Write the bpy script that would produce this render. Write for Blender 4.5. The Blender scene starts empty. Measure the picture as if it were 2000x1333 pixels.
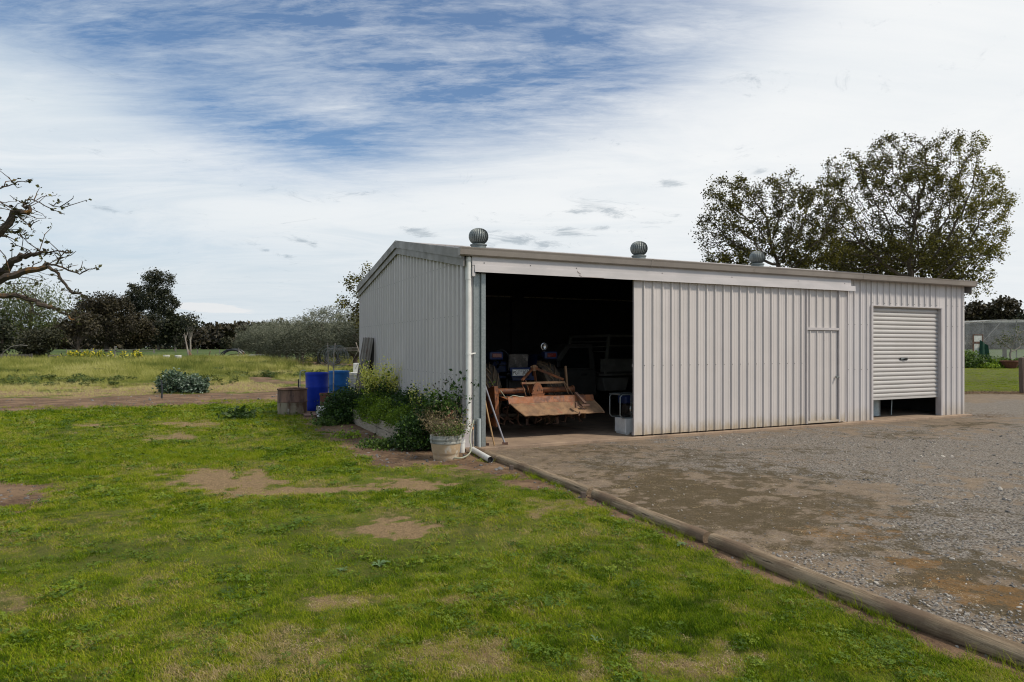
import bpy, bmesh, math, random
import numpy as np
from mathutils import Vector, Matrix, Euler
R = math.radians
random.seed(7); RNG = np.random.default_rng(11)
scene = bpy.context.scene
COL = scene.collection

# ------------------------------------------------------------------ camera
F_PX, Y_H, CAM_H = 1316.3, 678.3, 1.7            # focal length / horizon measured on the 2000 px wide picture
cd = bpy.data.cameras.new('camera'); cam = bpy.data.objects.new('camera', cd); COL.objects.link(cam)
cam.location = (0, 0, CAM_H); cam.rotation_euler = (R(90), 0, 0)
cd.sensor_width = 36; cd.lens = 36 * F_PX / 2000; cd.shift_y = (Y_H - 666.5) / 2000
cd.clip_start = 0.05; cd.clip_end = 6000
scene.camera = cam

# ------------------------------------------------------------------ world, sun, exposure
SUN_AZ, SUN_EL = 112.0, 48.0                      # clockwise from +Y (view direction), degrees
world = bpy.data.worlds.new('World'); scene.world = world; world.use_nodes = True
wt = world.node_tree; wt.nodes.clear()
def W(t, **k):
    n = wt.nodes.new(t)
    for a, b in k.items(): setattr(n, a, b)
    return n
def wl(a, b): wt.links.new(a, b)
def wmath(op, a, b=None, c=None, clamp=False):
    n = W('ShaderNodeMath', operation=op); n.use_clamp = clamp
    for i, v in enumerate((a, b, c)):
        if v is None: continue
        if isinstance(v, (int, float)): n.inputs[i].default_value = v
        else: wl(v, n.inputs[i])
    return n.outputs[0]
def wramp(f, lo, hi, a=0.0, b=1.0):
    n = W('ShaderNodeMapRange'); n.interpolation_type = 'SMOOTHSTEP'
    n.inputs[1].default_value = lo; n.inputs[2].default_value = hi
    n.inputs[3].default_value = a; n.inputs[4].default_value = b
    wl(f, n.inputs[0]); return n.outputs[0]
def wmix(f, a, b):
    n = W('ShaderNodeMix', data_type='RGBA')
    if isinstance(f, (int, float)): n.inputs[0].default_value = f
    else: wl(f, n.inputs[0])
    for s, v in ((6, a), (7, b)):
        if isinstance(v, tuple): n.inputs[s].default_value = (*v, 1)
        else: wl(v, n.inputs[s])
    return n.outputs[2]
sky = W('ShaderNodeTexSky', sky_type='NISHITA'); sky.sun_disc = False
sky.sun_elevation = R(SUN_EL); sky.sun_rotation = R(SUN_AZ)
sky.air_density = 1.0; sky.dust_density = 0.6; sky.ozone_density = 3.0
tc = W('ShaderNodeTexCoord')
sx = W('ShaderNodeSeparateXYZ'); wl(tc.outputs['Generated'], sx.inputs[0])
DX, DY, DZ = sx.outputs
AZ = wmath('ARCTAN2', DX, DY); EL = wmath('ARCSINE', DZ)
def cloud_plane(rot, sx_, sy_, sc, det, rough, seed, dist=0.0):
    zz = wmath('MAXIMUM', wmath('ADD', DZ, 0.10), 0.02)
    cx = W('ShaderNodeCombineXYZ'); wl(wmath('DIVIDE', DX, zz), cx.inputs[0]); wl(wmath('DIVIDE', DY, zz), cx.inputs[1])
    cx.inputs[2].default_value = seed
    mp = W('ShaderNodeMapping'); mp.inputs['Rotation'].default_value = (0, 0, R(rot)); mp.inputs['Scale'].default_value = (sx_, sy_, 1)
    wl(cx.outputs[0], mp.inputs[0])
    nz = W('ShaderNodeTexNoise'); nz.inputs['Scale'].default_value = sc; nz.inputs['Detail'].default_value = det
    nz.inputs['Roughness'].default_value = rough; nz.inputs['Distortion'].default_value = dist
    wl(mp.outputs[0], nz.inputs['Vector']); return nz.outputs[0]
def blob(px, py, rx, ry, tilt=0.0):
    # soft ellipse in azimuth / elevation (radians); direction given as the photograph shows it
    az = math.atan((px - 1000) / F_PX); el = math.atan((Y_H - py) / math.hypot(F_PX, px - 1000))
    sa = math.cos(az) ** 2
    rx = rx / F_PX * sa; ry = ry / F_PX * math.cos(az)
    c, s = math.cos(R(tilt)), math.sin(R(tilt))
    dx = wmath('SUBTRACT', AZ, az); dy = wmath('SUBTRACT', EL, el)
    u = wmath('ADD', wmath('MULTIPLY', dx, c / rx), wmath('MULTIPLY', dy, s / rx))
    v = wmath('ADD', wmath('MULTIPLY', dx, -s / ry), wmath('MULTIPLY', dy, c / ry))
    r2 = wmath('ADD', wmath('MULTIPLY', u, u), wmath('MULTIPLY', v, v))
    return wmath('EXPONENT', wmath('MULTIPLY', r2, -1.0))
n1 = cloud_plane(-20, 0.62, 1.25, 1.5, 9, 0.66, 3.1, 0.8)
n2 = cloud_plane(22, 0.5, 1.6, 2.6, 9, 0.68, 8.4, 0.5)
n3 = cloud_plane(-5, 1, 1, 0.5, 4, 0.5, 1.7)
opening = None
for b, w in ((blob(600, -10, 520, 110, -5), 2.1), (blob(830, 115, 300, 85, -8), 1.6), (blob(560, 255, 240, 38, -4), 1.1), (blob(120, 20, 380, 80, 0), 1.1), (blob(380, 150, 300, 80, -20), 0.85),
             (blob(1130, 60, 330, 80, 14), 0.8), (blob(900, 215, 420, 70, 12), 0.75), (blob(60, 360, 260, 40, 0), 0.12), (blob(1250, 130, 300, 60, 18), 0.3), (blob(700, 340, 500, 40, 0), 0.12), (blob(150, 470, 500, 50, 0), 0.2)):
    t = wmath('MULTIPLY', b, w); opening = t if opening is None else wmath('ADD', opening, t)
n4 = cloud_plane(34, 0.7, 2.4, 7.0, 8, 0.72, 14.2, 0.4)
nn = wmath('ADD', wmath('ADD', wmath('MULTIPLY', n1, 0.36), wmath('MULTIPLY', n2, 0.36)), wmath('MULTIPLY', n4, 0.28))
op = wmath('SUBTRACT', 1.0, wmath('EXPONENT', wmath('MULTIPLY', opening, -1.0)))
tex = wmath('MULTIPLY', wmath('SUBTRACT', 0.5, nn), 4.2)
cover = wmath('SUBTRACT', 1.0, wmath('MULTIPLY', op, wmath('ADD', 0.94, tex)), clamp=True)
cover = wmath('MAXIMUM', cover, 0.06)
behind = wramp(DY, 0.15, -0.35)
cover = wmath('MULTIPLY', cover, wmath('SUBTRACT', 1.0, wmath('MULTIPLY', wmath('MULTIPLY', behind, wramp(nn, .40, .60, 1.0, .35)), .75)))  # opening added in the unseen sky behind the camera to lower ambient light
thick = wramp(wmath('ADD', wmath('MULTIPLY', n1, 0.6), wmath('MULTIPLY', n3, 0.5)), 0.42, 0.72)
# veil is brightest on the side the sun stands on, greyer away from it
sunside = wramp(AZ, -0.75, 0.6)
ccol = wmix(thick, (0.68, 0.77, 0.84), (0.92, 0.95, 0.965))
ccol = wmix(wmath('MULTIPLY', sunside, 0.62), ccol, (1.0, 1.0, 0.995))
low = wramp(EL, 0.30, 0.0)
ccol = wmix(wmath('MULTIPLY', low, wmath('SUBTRACT', 0.75, wmath('MULTIPLY', sunside, 0.5))), ccol, (0.66, 0.74, 0.80))
# the low ragged scraps of grey cloud
scud = None
nsc = cloud_plane(0, 1, 1, 4.2, 10, 0.76, 5.5, 0.9)
for px, py, rx, ry, t, w in ((1137, 408, 34, 11, 0, 1), (1195, 414, 34, 11, -14, 1), (1103, 452, 42, 11, -2, 1), (1000, 466, 62, 12, -8, 1), (1180, 446, 30, 7, 0, .6), (815, 452, 50, 8, -12, .95),
                             (1315, 359, 42, 9, -4, 1), (590, 468, 42, 12, -14, .8), (510, 487, 30, 8, -14, .8), (205, 408, 34, 6, -4, .8), (700, 378, 40, 7, 0, .5), (1310, 418, 36, 8, -10, .6),
                             (1445, 292, 20, 8, 10, .55), (60, 195, 24, 8, 0, .5), (570, 502, 34, 5, -4, .6), (1490, 335, 30, 8, -8, .6), (1060, 478, 60, 9, -4, .7), (1250, 400, 34, 8, 0, .5)):
    t_ = wmath('MULTIPLY', blob(px, py, rx, ry, t), w); scud = t_ if scud is None else wmath('ADD', scud, t_)
scud = wramp(wmath('ADD', wmath('MULTIPLY', scud, 0.95), wmath('MULTIPLY', wmath('SUBTRACT', nsc, 0.5), 4.2)), 0.35, 1.25)
gate = None
# far bright cumulus low on the left
cum = wramp(wmath('ADD', wmath('ADD', blob(420, 604, 100, 9, -3), blob(400, 598, 50, 7, 0)), wmath('MULTIPLY', wmath('SUBTRACT', nsc, 0.5), 1.6)), 0.45, 0.75)
bgs = W('ShaderNodeBackground'); bgs.inputs[1].default_value = 0.118
hs = W('ShaderNodeHueSaturation'); hs.inputs['Saturation'].default_value = 1.15; wl(sky.outputs[0], hs.inputs['Color']); wl(hs.outputs[0], bgs.inputs[0])
ccol = wmix(wmath('MULTIPLY', cum, 0.7), ccol, (0.88, 0.88, 0.88))
ccol = wmix(wmath('MULTIPLY', scud, 0.62), ccol, (0.30, 0.37, 0.43))
bgc = W('ShaderNodeBackground'); wl(ccol, bgc.inputs[0]); bgc.inputs[1].default_value = 0.97
mx = W('ShaderNodeMixShader'); wl(cover, mx.inputs[0]); wl(bgs.outputs[0], mx.inputs[1]); wl(bgc.outputs[0], mx.inputs[2])
wo = W('ShaderNodeOutputWorld'); wl(mx.outputs[0], wo.inputs[0])
world.cycles.sampling_method = 'MANUAL'; world.cycles.sample_map_resolution = 1024

sd = bpy.data.lights.new('sun', 'SUN'); sun = bpy.data.objects.new('sun', sd); COL.objects.link(sun)
sd.energy = 3.3; sd.angle = R(7); sd.color = (1.0, 0.905, 0.78)
_d = Vector((math.sin(R(SUN_AZ)) * math.cos(R(SUN_EL)), math.cos(R(SUN_AZ)) * math.cos(R(SUN_EL)), math.sin(R(SUN_EL))))
sun.rotation_euler = _d.to_track_quat('Z', 'Y').to_euler(); sun.location = _d * 60
scene.view_settings.view_transform = 'Standard'; scene.view_settings.look = 'None'
scene.view_settings.exposure = 0.0; scene.view_settings.gamma = 1.0
scene.cycles.use_denoising = True; scene.cycles.denoiser = 'OPENIMAGEDENOISE'; scene.cycles.denoising_input_passes = 'RGB_ALBEDO_NORMAL'; scene.cycles.denoising_prefilter = 'ACCURATE'; scene.cycles.filter_width = 1.1; scene.cycles.sample_clamp_indirect = 4
scene.cycles.max_bounces = 8; scene.cycles.diffuse_bounces = 3; scene.cycles.transparent_max_bounces = 16

# ------------------------------------------------------------------ helpers
X0, Y0 = -0.789, 11.065; ANG = 90 - 64.915
SA, CA = math.cos(R(ANG)), math.sin(R(ANG))       # direction of the shed's front: (SA, CA)
def S(u, v, z=0.0): return Vector((X0 + u * SA - v * CA, Y0 + u * CA + v * SA, z))
def at(px, py, D):                                # the point at distance D along the view axis seen at a pixel
    return Vector(((px - 1000) / F_PX * D, D, CAM_H + (Y_H - py) / F_PX * D))
def gpx(px, py, z=0.0):                           # the ground point seen at a pixel
    D = F_PX * (CAM_H - z) / (py - Y_H); return Vector(((px - 1000) / F_PX * D, D, z))

def tag(o, label=None, cat=None, group=None, kind=None):
    if label: o['label'] = label
    if cat: o['category'] = cat
    if group: o['group'] = group
    if kind: o['kind'] = kind
    return o
def empty(name, loc=(0, 0, 0), rz=0.0, label=None, cat=None, group=None, rot=None):
    o = bpy.data.objects.new(name, None); COL.objects.link(o); o.location = loc
    o.rotation_euler = rot if rot else (0, 0, rz); o.empty_display_size = 0.2
    return tag(o, label, cat, group)
def children(o): return [c for c in bpy.data.objects if c.parent == o]
def copy_tree(o, parent=None):
    c = o.copy(); COL.objects.link(c); c.parent = parent
    for ch in children(o): copy_tree(ch, c)
    return c

class MB:
    def __init__(s): s.v = []; s.f = []; s.m = []; s.cur = 0; s.t = []
    def mat(s, i): s.cur = i; return s
    def add(s, vs, fs, M=None):
        b = len(s.v)
        for p in vs:
            p = Vector(p)
            if M is not None: p = M @ p
            s.v.append(tuple(p))
        for f in fs: s.f.append(tuple(b + i for i in f)); s.m.append(s.cur)
        return s
    def box(s, x0, x1, y0, y1, z0, z1, M=None):
        vs = [(x0, y0, z0), (x1, y0, z0), (x1, y1, z0), (x0, y1, z0), (x0, y0, z1), (x1, y0, z1), (x1, y1, z1), (x0, y1, z1)]
        return s.add(vs, [(0, 3, 2, 1), (4, 5, 6, 7), (0, 1, 5, 4), (1, 2, 6, 5), (2, 3, 7, 6), (3, 0, 4, 7)], M)
    def bar(s, a, b, w, h=None, up=(0, 0, 1)):
        a, b = Vector(a), Vector(b); h = h or w; d = b - a; L = d.length; d.normalize()
        upv = Vector(up)
        if abs(d.dot(upv)) > 0.98: upv = Vector((1, 0, 0))
        x = d.cross(upv).normalized(); y = x.cross(d).normalized()
        M = Matrix((x, d, y)).transposed().to_4x4(); M.translation = a
        return s.box(-w / 2, w / 2, 0, L, -h / 2, h / 2, M)
    def tube(s, pts, r, n=8, cap=True):
        pts = [Vector(p) for p in pts]; k = len(pts)
        rs = list(r) if hasattr(r, '__len__') else [r] * k
        b = len(s.v); ref = None
        for i, p in enumerate(pts):
            d = (pts[min(i + 1, k - 1)] - pts[max(i - 1, 0)])
            d = d.normalized() if d.length > 1e-9 else Vector((0, 0, 1))
            if ref is None: ref = d.orthogonal().normalized()
            ref = (ref - d * ref.dot(d))
            ref = ref.normalized() if ref.length > 1e-6 else d.orthogonal().normalized()
            q = d.cross(ref)
            for j in range(n):
                a = 2 * math.pi * j / n
                s.v.append(tuple(p + (ref * math.cos(a) + q * math.sin(a)) * rs[i]))
        for i in range(k - 1):
            for j in range(n):
                j2 = (j + 1) % n
                s.f.append((b + i * n + j, b + i * n + j2, b + (i + 1) * n + j2, b + (i + 1) * n + j)); s.m.append(s.cur)
        if cap:
            s.f.append(tuple(b + j for j in range(n))[::-1]); s.m.append(s.cur)
            s.f.append(tuple(b + (k - 1) * n + j for j in range(n))); s.m.append(s.cur)
        return s
    def lathe(s, prof, n=24, M=None, c=(0, 0, 0), closed=False):
        vs = []; fs = []; k = len(prof)
        for r, z in prof:
            for j in range(n):
                a = 2 * math.pi * j / n; vs.append((c[0] + r * math.cos(a), c[1] + r * math.sin(a), c[2] + z))
        for i in range(k - 1 if not closed else k):
            i2 = (i + 1) % k
            for j in range(n):
                j2 = (j + 1) % n; fs.append((i * n + j, i * n + j2, i2 * n + j2, i2 * n + j))
        if not closed:
            if prof[0][0] > 1e-4: fs.append(tuple(range(n))[::-1])
            if prof[-1][0] > 1e-4: fs.append(tuple((k - 1) * n + j for j in range(n)))
        return s.add(vs, fs, M)
    def prism(s, poly, x0, x1, M=None):           # poly in (y, z), extruded along x
        n = len(poly); vs = [(x0, y, z) for y, z in poly] + [(x1, y, z) for y, z in poly]
        fs = [tuple(range(n))[::-1], tuple(range(n, 2 * n))] + [(i, (i + 1) % n, n + (i + 1) % n, n + i) for i in range(n)]
        return s.add(vs, fs, M)
    def strip(s, A, B):                            # quads between two polylines
        b = len(s.v); k = len(A)
        s.v += [tuple(p) for p in A] + [tuple(p) for p in B]
        for i in range(k - 1): s.f.append((b + i, b + i + 1, b + k + i + 1, b + k + i)); s.m.append(s.cur)
        return s
    def build(s, name, mats, parent=None, smooth=False, bevel=0.0, loc=None, normals=True):
        me = bpy.data.meshes.new(name); me.from_pydata(s.v, [], s.f)
        if not isinstance(mats, (list, tuple)): mats = [mats]
        for m in mats: me.materials.append(m)
        if len(mats) > 1: me.polygons.foreach_set('material_index', s.m)
        me.update()
        if normals:
            bm = bmesh.new(); bm.from_mesh(me); bmesh.ops.recalc_face_normals(bm, faces=bm.faces); bm.to_mesh(me); bm.free()
        if smooth:
            me.polygons.foreach_set('use_smooth', [True] * len(me.polygons))
            try: me.set_sharp_from_angle(angle=R(38))
            except Exception: pass
        o = bpy.data.objects.new(name, me); COL.objects.link(o)
        if parent is not None: o.parent = parent
        if loc is not None: o.location = loc
        if bevel:
            md = o.modifiers.new('bevel', 'BEVEL'); md.width = bevel; md.segments = 2; md.limit_method = 'ANGLE'; md.angle_limit = R(40)
        return o

def fast_mesh(name, verts, quads, mat, parent=None, tint=None, n=4):
    me = bpy.data.meshes.new(name); nv = len(verts); nf = len(quads)
    me.vertices.add(nv); me.vertices.foreach_set('co', np.asarray(verts, np.float32).ravel())
    me.loops.add(nf * n); me.loops.foreach_set('vertex_index', np.asarray(quads, np.int32).ravel())
    me.polygons.add(nf); me.polygons.foreach_set('loop_start', np.arange(0, nf * n, n, dtype=np.int32))
    me.update(calc_edges=True)
    if tint is not None:
        a = me.attributes.new('tint', 'FLOAT', 'POINT'); a.data.foreach_set('value', np.asarray(tint, np.float32))
    me.materials.append(mat); me.validate()
    o = bpy.data.objects.new(name, me); COL.objects.link(o)
    if parent is not None: o.parent = parent
    return o

def _hash(ix, iy, seed):
    h = (ix.astype(np.int64) * 374761393 + iy.astype(np.int64) * 668265263 + seed * 974634777) & 0xffffffff
    h = ((h ^ (h >> 13)) * 1274126177) & 0xffffffff
    return ((h ^ (h >> 16)) & 0xffff) / 65535.0
def vnoise(x, y, seed=0):
    x = np.asarray(x, float); y = np.asarray(y, float)
    ix = np.floor(x); iy = np.floor(y); fx = x - ix; fy = y - iy
    fx = fx * fx * (3 - 2 * fx); fy = fy * fy * (3 - 2 * fy)
    a = _hash(ix, iy, seed); b = _hash(ix + 1, iy, seed); c = _hash(ix, iy + 1, seed); d = _hash(ix + 1, iy + 1, seed)
    return (a * (1 - fx) + b * fx) * (1 - fy) + (c * (1 - fx) + d * fx) * fy
def fbm(x, y, sc, oct=4, seed=0):
    v = 0; a = 1; t = 0
    for i in range(oct):
        v = v + a * vnoise(np.asarray(x) * sc * 2 ** i + 17.3 * i, np.asarray(y) * sc * 2 ** i - 9.1 * i, seed + i); t += a; a *= 0.55
    return v / t
def sstep(x, a, b): t = np.clip((x - a) / (b - a), 0, 1); return t * t * (3 - 2 * t)

# ------------------------------------------------------------------ materials
def M_new(name):
    m = bpy.data.materials.new(name); m.use_nodes = True; nt = m.node_tree; nt.nodes.clear()
    out = nt.nodes.new('ShaderNodeOutputMaterial'); p = nt.nodes.new('ShaderNodeBsdfPrincipled'); nt.links.new(p.outputs[0], out.inputs[0])
    return m, nt, p, out
class N:
    def __init__(s, nt): s.nt = nt
    def n(s, t, **k):
        x = s.nt.nodes.new(t)
        for a, b in k.items(): setattr(x, a, b)
        return x
    def l(s, a, b): s.nt.links.new(a, b)
    def coord(s, scale=(1, 1, 1), which='Object'):
        t = s.n('ShaderNodeTexCoord'); m = s.n('ShaderNodeMapping'); m.inputs['Scale'].default_value = scale
        s.l(t.outputs[which], m.inputs[0]); return m.outputs[0]
    def noise(s, vec, sc, det=6, rough=0.6, dist=0.0):
        x = s.n('ShaderNodeTexNoise'); x.inputs['Scale'].default_value = sc; x.inputs['Detail'].default_value = det
        x.inputs['Roughness'].default_value = rough; x.inputs['Distortion'].default_value = dist
        if vec is not None: s.l(vec, x.inputs['Vector'])
        return x.outputs[0]
    def vor(s, vec, sc, out='Distance', feat='F1'):
        x = s.n('ShaderNodeTexVoronoi', feature=feat); x.inputs['Scale'].default_value = sc; s.l(vec, x.inputs['Vector']); return x.outputs[out]
    def ramp(s, f, lo, hi, a=0.0, b=1.0):
        x = s.n('ShaderNodeMapRange'); x.interpolation_type = 'SMOOTHSTEP'
        for i, v in ((1, lo), (2, hi), (3, a), (4, b)): x.inputs[i].default_value = v
        s.l(f, x.inputs[0]); return x.outputs[0]
    def math(s, op, a, b=None):
        x = s.n('ShaderNodeMath', operation=op)
        for i, v in enumerate((a, b)):
            if v is None: continue
            if isinstance(v, (int, float)): x.inputs[i].default_value = v
            else: s.l(v, x.inputs[i])
        return x.outputs[0]
    def mix(s, f, a, b, bt='MIX'):
        x = s.n('ShaderNodeMix', data_type='RGBA', blend_type=bt)
        if isinstance(f, (int, float)): x.inputs[0].default_value = f
        else: s.l(f, x.inputs[0])
        for i, v in ((6, a), (7, b)):
            if isinstance(v, tuple): x.inputs[i].default_value = (*v, 1)
            else: s.l(v, x.inputs[i])
        return x.outputs[2]
    def bump(s, h, strength, dist, p):
        x = s.n('ShaderNodeBump'); x.inputs['Strength'].default_value = strength; x.inputs['Distance'].default_value = dist
        s.l(h, x.inputs['Height']); s.l(x.outputs[0], p.inputs['Normal'])
def surf(name, c1, c2=None, sc=6.0, rough=0.6, metal=0.0, bump=0.0, bsc=40.0, stretch=(1, 1, 1), c3=None, c3amt=0.5, c3sc=2.0, spec=0.5, lo=.35, hi=.65):
    """two (or three) tones broken up by noise, with fine relief"""
    m, nt, p, _ = M_new(name); g = N(nt); v = g.coord(stretch)
    c2 = c2 or tuple(x * 0.75 for x in c1)
    col = g.mix(g.ramp(g.noise(v, sc, 7, .62), lo, hi), c1, c2)
    if c3: col = g.mix(g.ramp(g.noise(v, c3sc, 8, .68, .4), 1 - c3amt - .06, 1 - c3amt + .06), col, c3)
    g.l(col, p.inputs['Base Color'])
    rr = g.ramp(g.noise(v, sc * 2.3, 5), .3, .7, max(rough - .1, .05), min(rough + .1, 1)); g.l(rr, p.inputs['Roughness'])
    p.inputs['Metallic'].default_value = metal; p.inputs['Specular IOR Level'].default_value = spec
    if bump: g.bump(g.noise(v, bsc, 6), bump, 0.01, p)
    return m
def leafmat(name, stops, trans=0.25, rough=0.55, inst=False, spec=0.3):
    """leaf colour picked along a ramp by a per leaf attribute"""
    m, nt, p, out = M_new(name); g = N(nt)
    a = g.n('ShaderNodeAttribute', attribute_name='tint'); a.attribute_type = 'INSTANCER' if inst else 'GEOMETRY'
    r = g.n('ShaderNodeValToRGB'); e = r.color_ramp.elements
    while len(e) < len(stops): e.new(0.5)
    for i, (pos, c) in enumerate(stops): e[i].position = pos; e[i].color = (*c, 1)
    if inst:
        b = g.n('ShaderNodeAttribute', attribute_name='tint'); oi = g.n('ShaderNodeNewGeometry')
        f = g.math('ADD', a.outputs['Fac'], g.math('MULTIPLY', g.math('SUBTRACT', oi.outputs['Random Per Island'], 0.5), 0.35))
        g.l(f, r.inputs[0])
    else: g.l(a.outputs['Fac'], r.inputs[0])
    g.l(r.outputs[0], p.inputs['Base Color']); p.inputs['Roughness'].default_value = rough; p.inputs['Specular IOR Level'].default_value = spec
    if trans:
        t = g.n('ShaderNodeBsdfTranslucent'); g.l(r.outputs[0], t.inputs[0]); mxs = g.n('ShaderNodeMixShader'); mxs.inputs[0].default_value = trans
        g.l(p.outputs[0], mxs.inputs[1]); g.l(t.outputs[0], mxs.inputs[2]); g.l(mxs.outputs[0], out.inputs[0])
    return m

def cladding(name, base, stain=0.5, dirtz=0.45):
    m, nt, p, _ = M_new(name); g = N(nt)
    v = g.coord(); vs = g.coord((9, 9, 0.35))
    c = g.mix(g.ramp(g.noise(v, 1.1, 5), .35, .7), base, tuple(x * .93 for x in base))
    tco = g.n('ShaderNodeTexCoord'); spx = g.n('ShaderNodeSeparateXYZ'); g.l(tco.outputs['Object'], spx.inputs[0]); wn = g.n('ShaderNodeTexWhiteNoise'); wn.noise_dimensions = '1D'
    g.l(g.math('FLOOR', g.math('DIVIDE', g.math('ADD', spx.outputs[0], spx.outputs[1]), .83)), wn.inputs['W']); c = g.mix(g.math('MULTIPLY', wn.outputs[0], .35), c, tuple(x * .86 for x in base))
    c = g.mix(g.math('MULTIPLY', g.ramp(g.noise(vs, 1.4, 7, .7), .52, .78), 0.30 * stain), c, (base[0] * .66, base[1] * .62, base[2] * .56))
    t = g.n('ShaderNodeTexCoord'); sp = g.n('ShaderNodeSeparateXYZ'); g.l(t.outputs['Object'], sp.inputs[0])
    z = g.math('ADD', sp.outputs[2], g.math('MULTIPLY', g.math('SUBTRACT', g.noise(g.coord((3, 3, 1)), 3, 6, .7), .5), .5))
    c = g.mix(g.math('MULTIPLY', g.ramp(z, dirtz, 0.02), 0.85 * stain), c, (.36, .28, .17))
    c = g.mix(g.math('MULTIPLY', g.ramp(g.noise(v, 22, 4, .75), .66, .76), .6), c, tuple(x * .6 for x in base))
    g.l(c, p.inputs['Base Color']); p.inputs['Roughness'].default_value = .42; p.inputs['Specular IOR Level'].default_value = .35
    g.bump(g.noise(g.coord((1, 1, .4)), 3.5, 3), .25, .01, p)
    return m

MT = {}
MT['clad'] = cladding('cladding_cream', (.575, .545, .53))
MT['clad_side'] = cladding('cladding_grey', (.61, .565, .545), .5, .3)
MT['door_sheet'] = cladding('cladding_door', (.58, .54, .51), .9, .35)
MT['trim'] = surf('trim_paint', (.50, .47, .46), (.44, .41, .40), 3, .45, c3=(.40, .30, .22), c3amt=.28, c3sc=1.1)
MT['track'] = surf('track_cover_paint', (.52, .49, .48), (.45, .43, .42), 1.6, .42, stretch=(1, 1, 3), c3=(.56, .44, .38), c3amt=.30, c3sc=.35)
MT['gutter'] = surf('gutter_paint', (.27, .24, .21), (.22, .195, .17), 1.2, .45, c3=(.13, .10, .075), c3amt=.33, c3sc=1.4)
MT['barge'] = surf('barge_paint', (.20, .185, .17), (.16, .15, .14), 1.5, .5)
MT['roof'] = surf('roof_steel', (.34, .31, .29), (.26, .24, .225), 2.2, .45, c3=(.42, .40, .38), c3amt=.4, c3sc=3)
MT['galv'] = surf('galvanised_steel', (.27, .30, .295), (.22, .245, .24), 30, .42, metal=.55, c3=(.32, .345, .34), c3amt=.38, c3sc=22)
MT['galv_dark'] = surf('vent_steel', (.21, .235, .23), (.16, .18, .175), 8, .5, metal=.4)
MT['black'] = surf('dark_gap', (.012, .012, .012), None, 6, .9)
MT['screw'] = surf('screw_heads', (.10, .095, .09), None, 6, .6)
MT['pvc'] = surf('white_pvc', (.72, .72, .68), (.62, .62, .58), 5, .35, c3=(.45, .43, .36), c3amt=.3, c3sc=2)
MT['pvcg'] = surf('grey_pvc', (.38, .42, .42), (.33, .37, .37), 5, .4)
MT['steelin'] = surf('darkened_steel', (.055, .055, .055), (.04, .04, .042), 4, .7, metal=.0)  # bare steel coloured near black to deepen the shade inside the shed
def concrete():
    m, nt, p, _ = M_new('concrete_slab'); g = N(nt); v = g.coord()
    c = g.mix(g.ramp(g.noise(v, 1.4, 7, .65), .35, .65), (.34, .245, .165), (.245, .175, .12))
    c = g.mix(g.math('MULTIPLY', g.ramp(g.noise(g.coord((1, 3, 1)), 2.2, 8, .7), .5, .66), .7), c, (.13, .095, .07))
    c = g.mix(g.ramp(g.noise(v, 60, 3), .62, .74), c, (.42, .34, .26))
    g.l(c, p.inputs['Base Color']); p.inputs['Roughness'].default_value = .85; g.bump(g.noise(v, 30, 6), .4, .01, p); return m
MT['conc'] = concrete()
#@@STRUCT
# ------------------------------------------------------------------ the ground: one continuous sheet, cut into lawn, drive, soil, paddock
LOGP = [(-.62, 10.95), (.93, 7.62), (1.64, 5.99), (1.93, 5.30), (2.30, 4.45), (2.76, 3.54), (3.35, 2.3), (4.4, 0.2)]
LX = np.array([p[0] for p in LOGP][::-1]); LY = np.array([p[1] for p in LOGP][::-1])
def uv_of(x, y): return (x - X0) * SA + (y - Y0) * CA, -(x - X0) * CA + (y - Y0) * SA
PATCH = [(430, 948, 120, 24, 1), (590, 960, 150, 12, .9), (800, 948, 60, 10, .9), (770, 1034, 90, 22, 1), (690, 1040, 60, 14, .5), (180, 833, 55, 6, .8), (345, 830, 75, 6, .8), (345, 857, 70, 7, .8),
         (650, 1180, 70, 14, .6), (580, 1275, 110, 40, .45), (900, 1270, 120, 40, .55), (1300, 1300, 190, 35, .6), (200, 1010, 120, 18, .35), (60, 1085, 60, 20, .35), (880, 1170, 60, 16, .5), (740, 1175, 50, 14, .5),
         (20, 1180, 40, 20, .5), (290, 1130, 50, 12, .35), (920, 925, 90, 14, .5), (1080, 985, 90, 16, .5), (1050, 1000, 40, 12, .6), (560, 1300, 40, 20, .5), (1450, 1180, 70, 18, .35), (700, 1010, 120, 14, .4), (350, 1240, 80, 20, .3), (520, 905, 60, 8, .4)]
BROWN = [(35, 972, 75, 26, 1), (0, 965, 60, 20, 1), (820, 895, 130, 16, .9), (930, 905, 60, 14, .9), (720, 855, 80, 22, .8), (1040, 945, 70, 14, .9), (960, 915, 40, 10, 1), (640, 825, 60, 10, .8)]
MOSS = [(1330, 965, 170, 34, .9), (1250, 930, 120, 22, .6), (1480, 940, 140, 18, .6), (1420, 1010, 200, 30, .7), (1640, 985, 160, 22, .55), (1700, 1060, 150, 22, .5), (1850, 1130, 130, 40, .75), (1960, 1190, 90, 40, .7), (1300, 985, 70, 12, .8),
        (1380, 895, 120, 14, .5), (1180, 900, 150, 14, .35), (1560, 880, 140, 10, .4), (1750, 850, 100, 6, .5), (1530, 1060, 80, 20, .5), (1220, 880, 170, 8, .5), (1780, 1000, 200, 14, .4), (1900, 830, 60, 8, .7)]
ORANGE = [(1790, 1100, 50, 14, .9), (1900, 1155, 80, 22, .9), (1830, 1125, 60, 12, .7), (1640, 1045, 80, 12, .7), (1690, 1005, 90, 8, .6), (1960, 1170, 40, 16, .9), (1560, 900, 120, 8, .5), (1350, 925, 60, 8, .4), (1850, 925, 150, 10, .35), (1100, 870, 60, 5, .5)]
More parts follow.
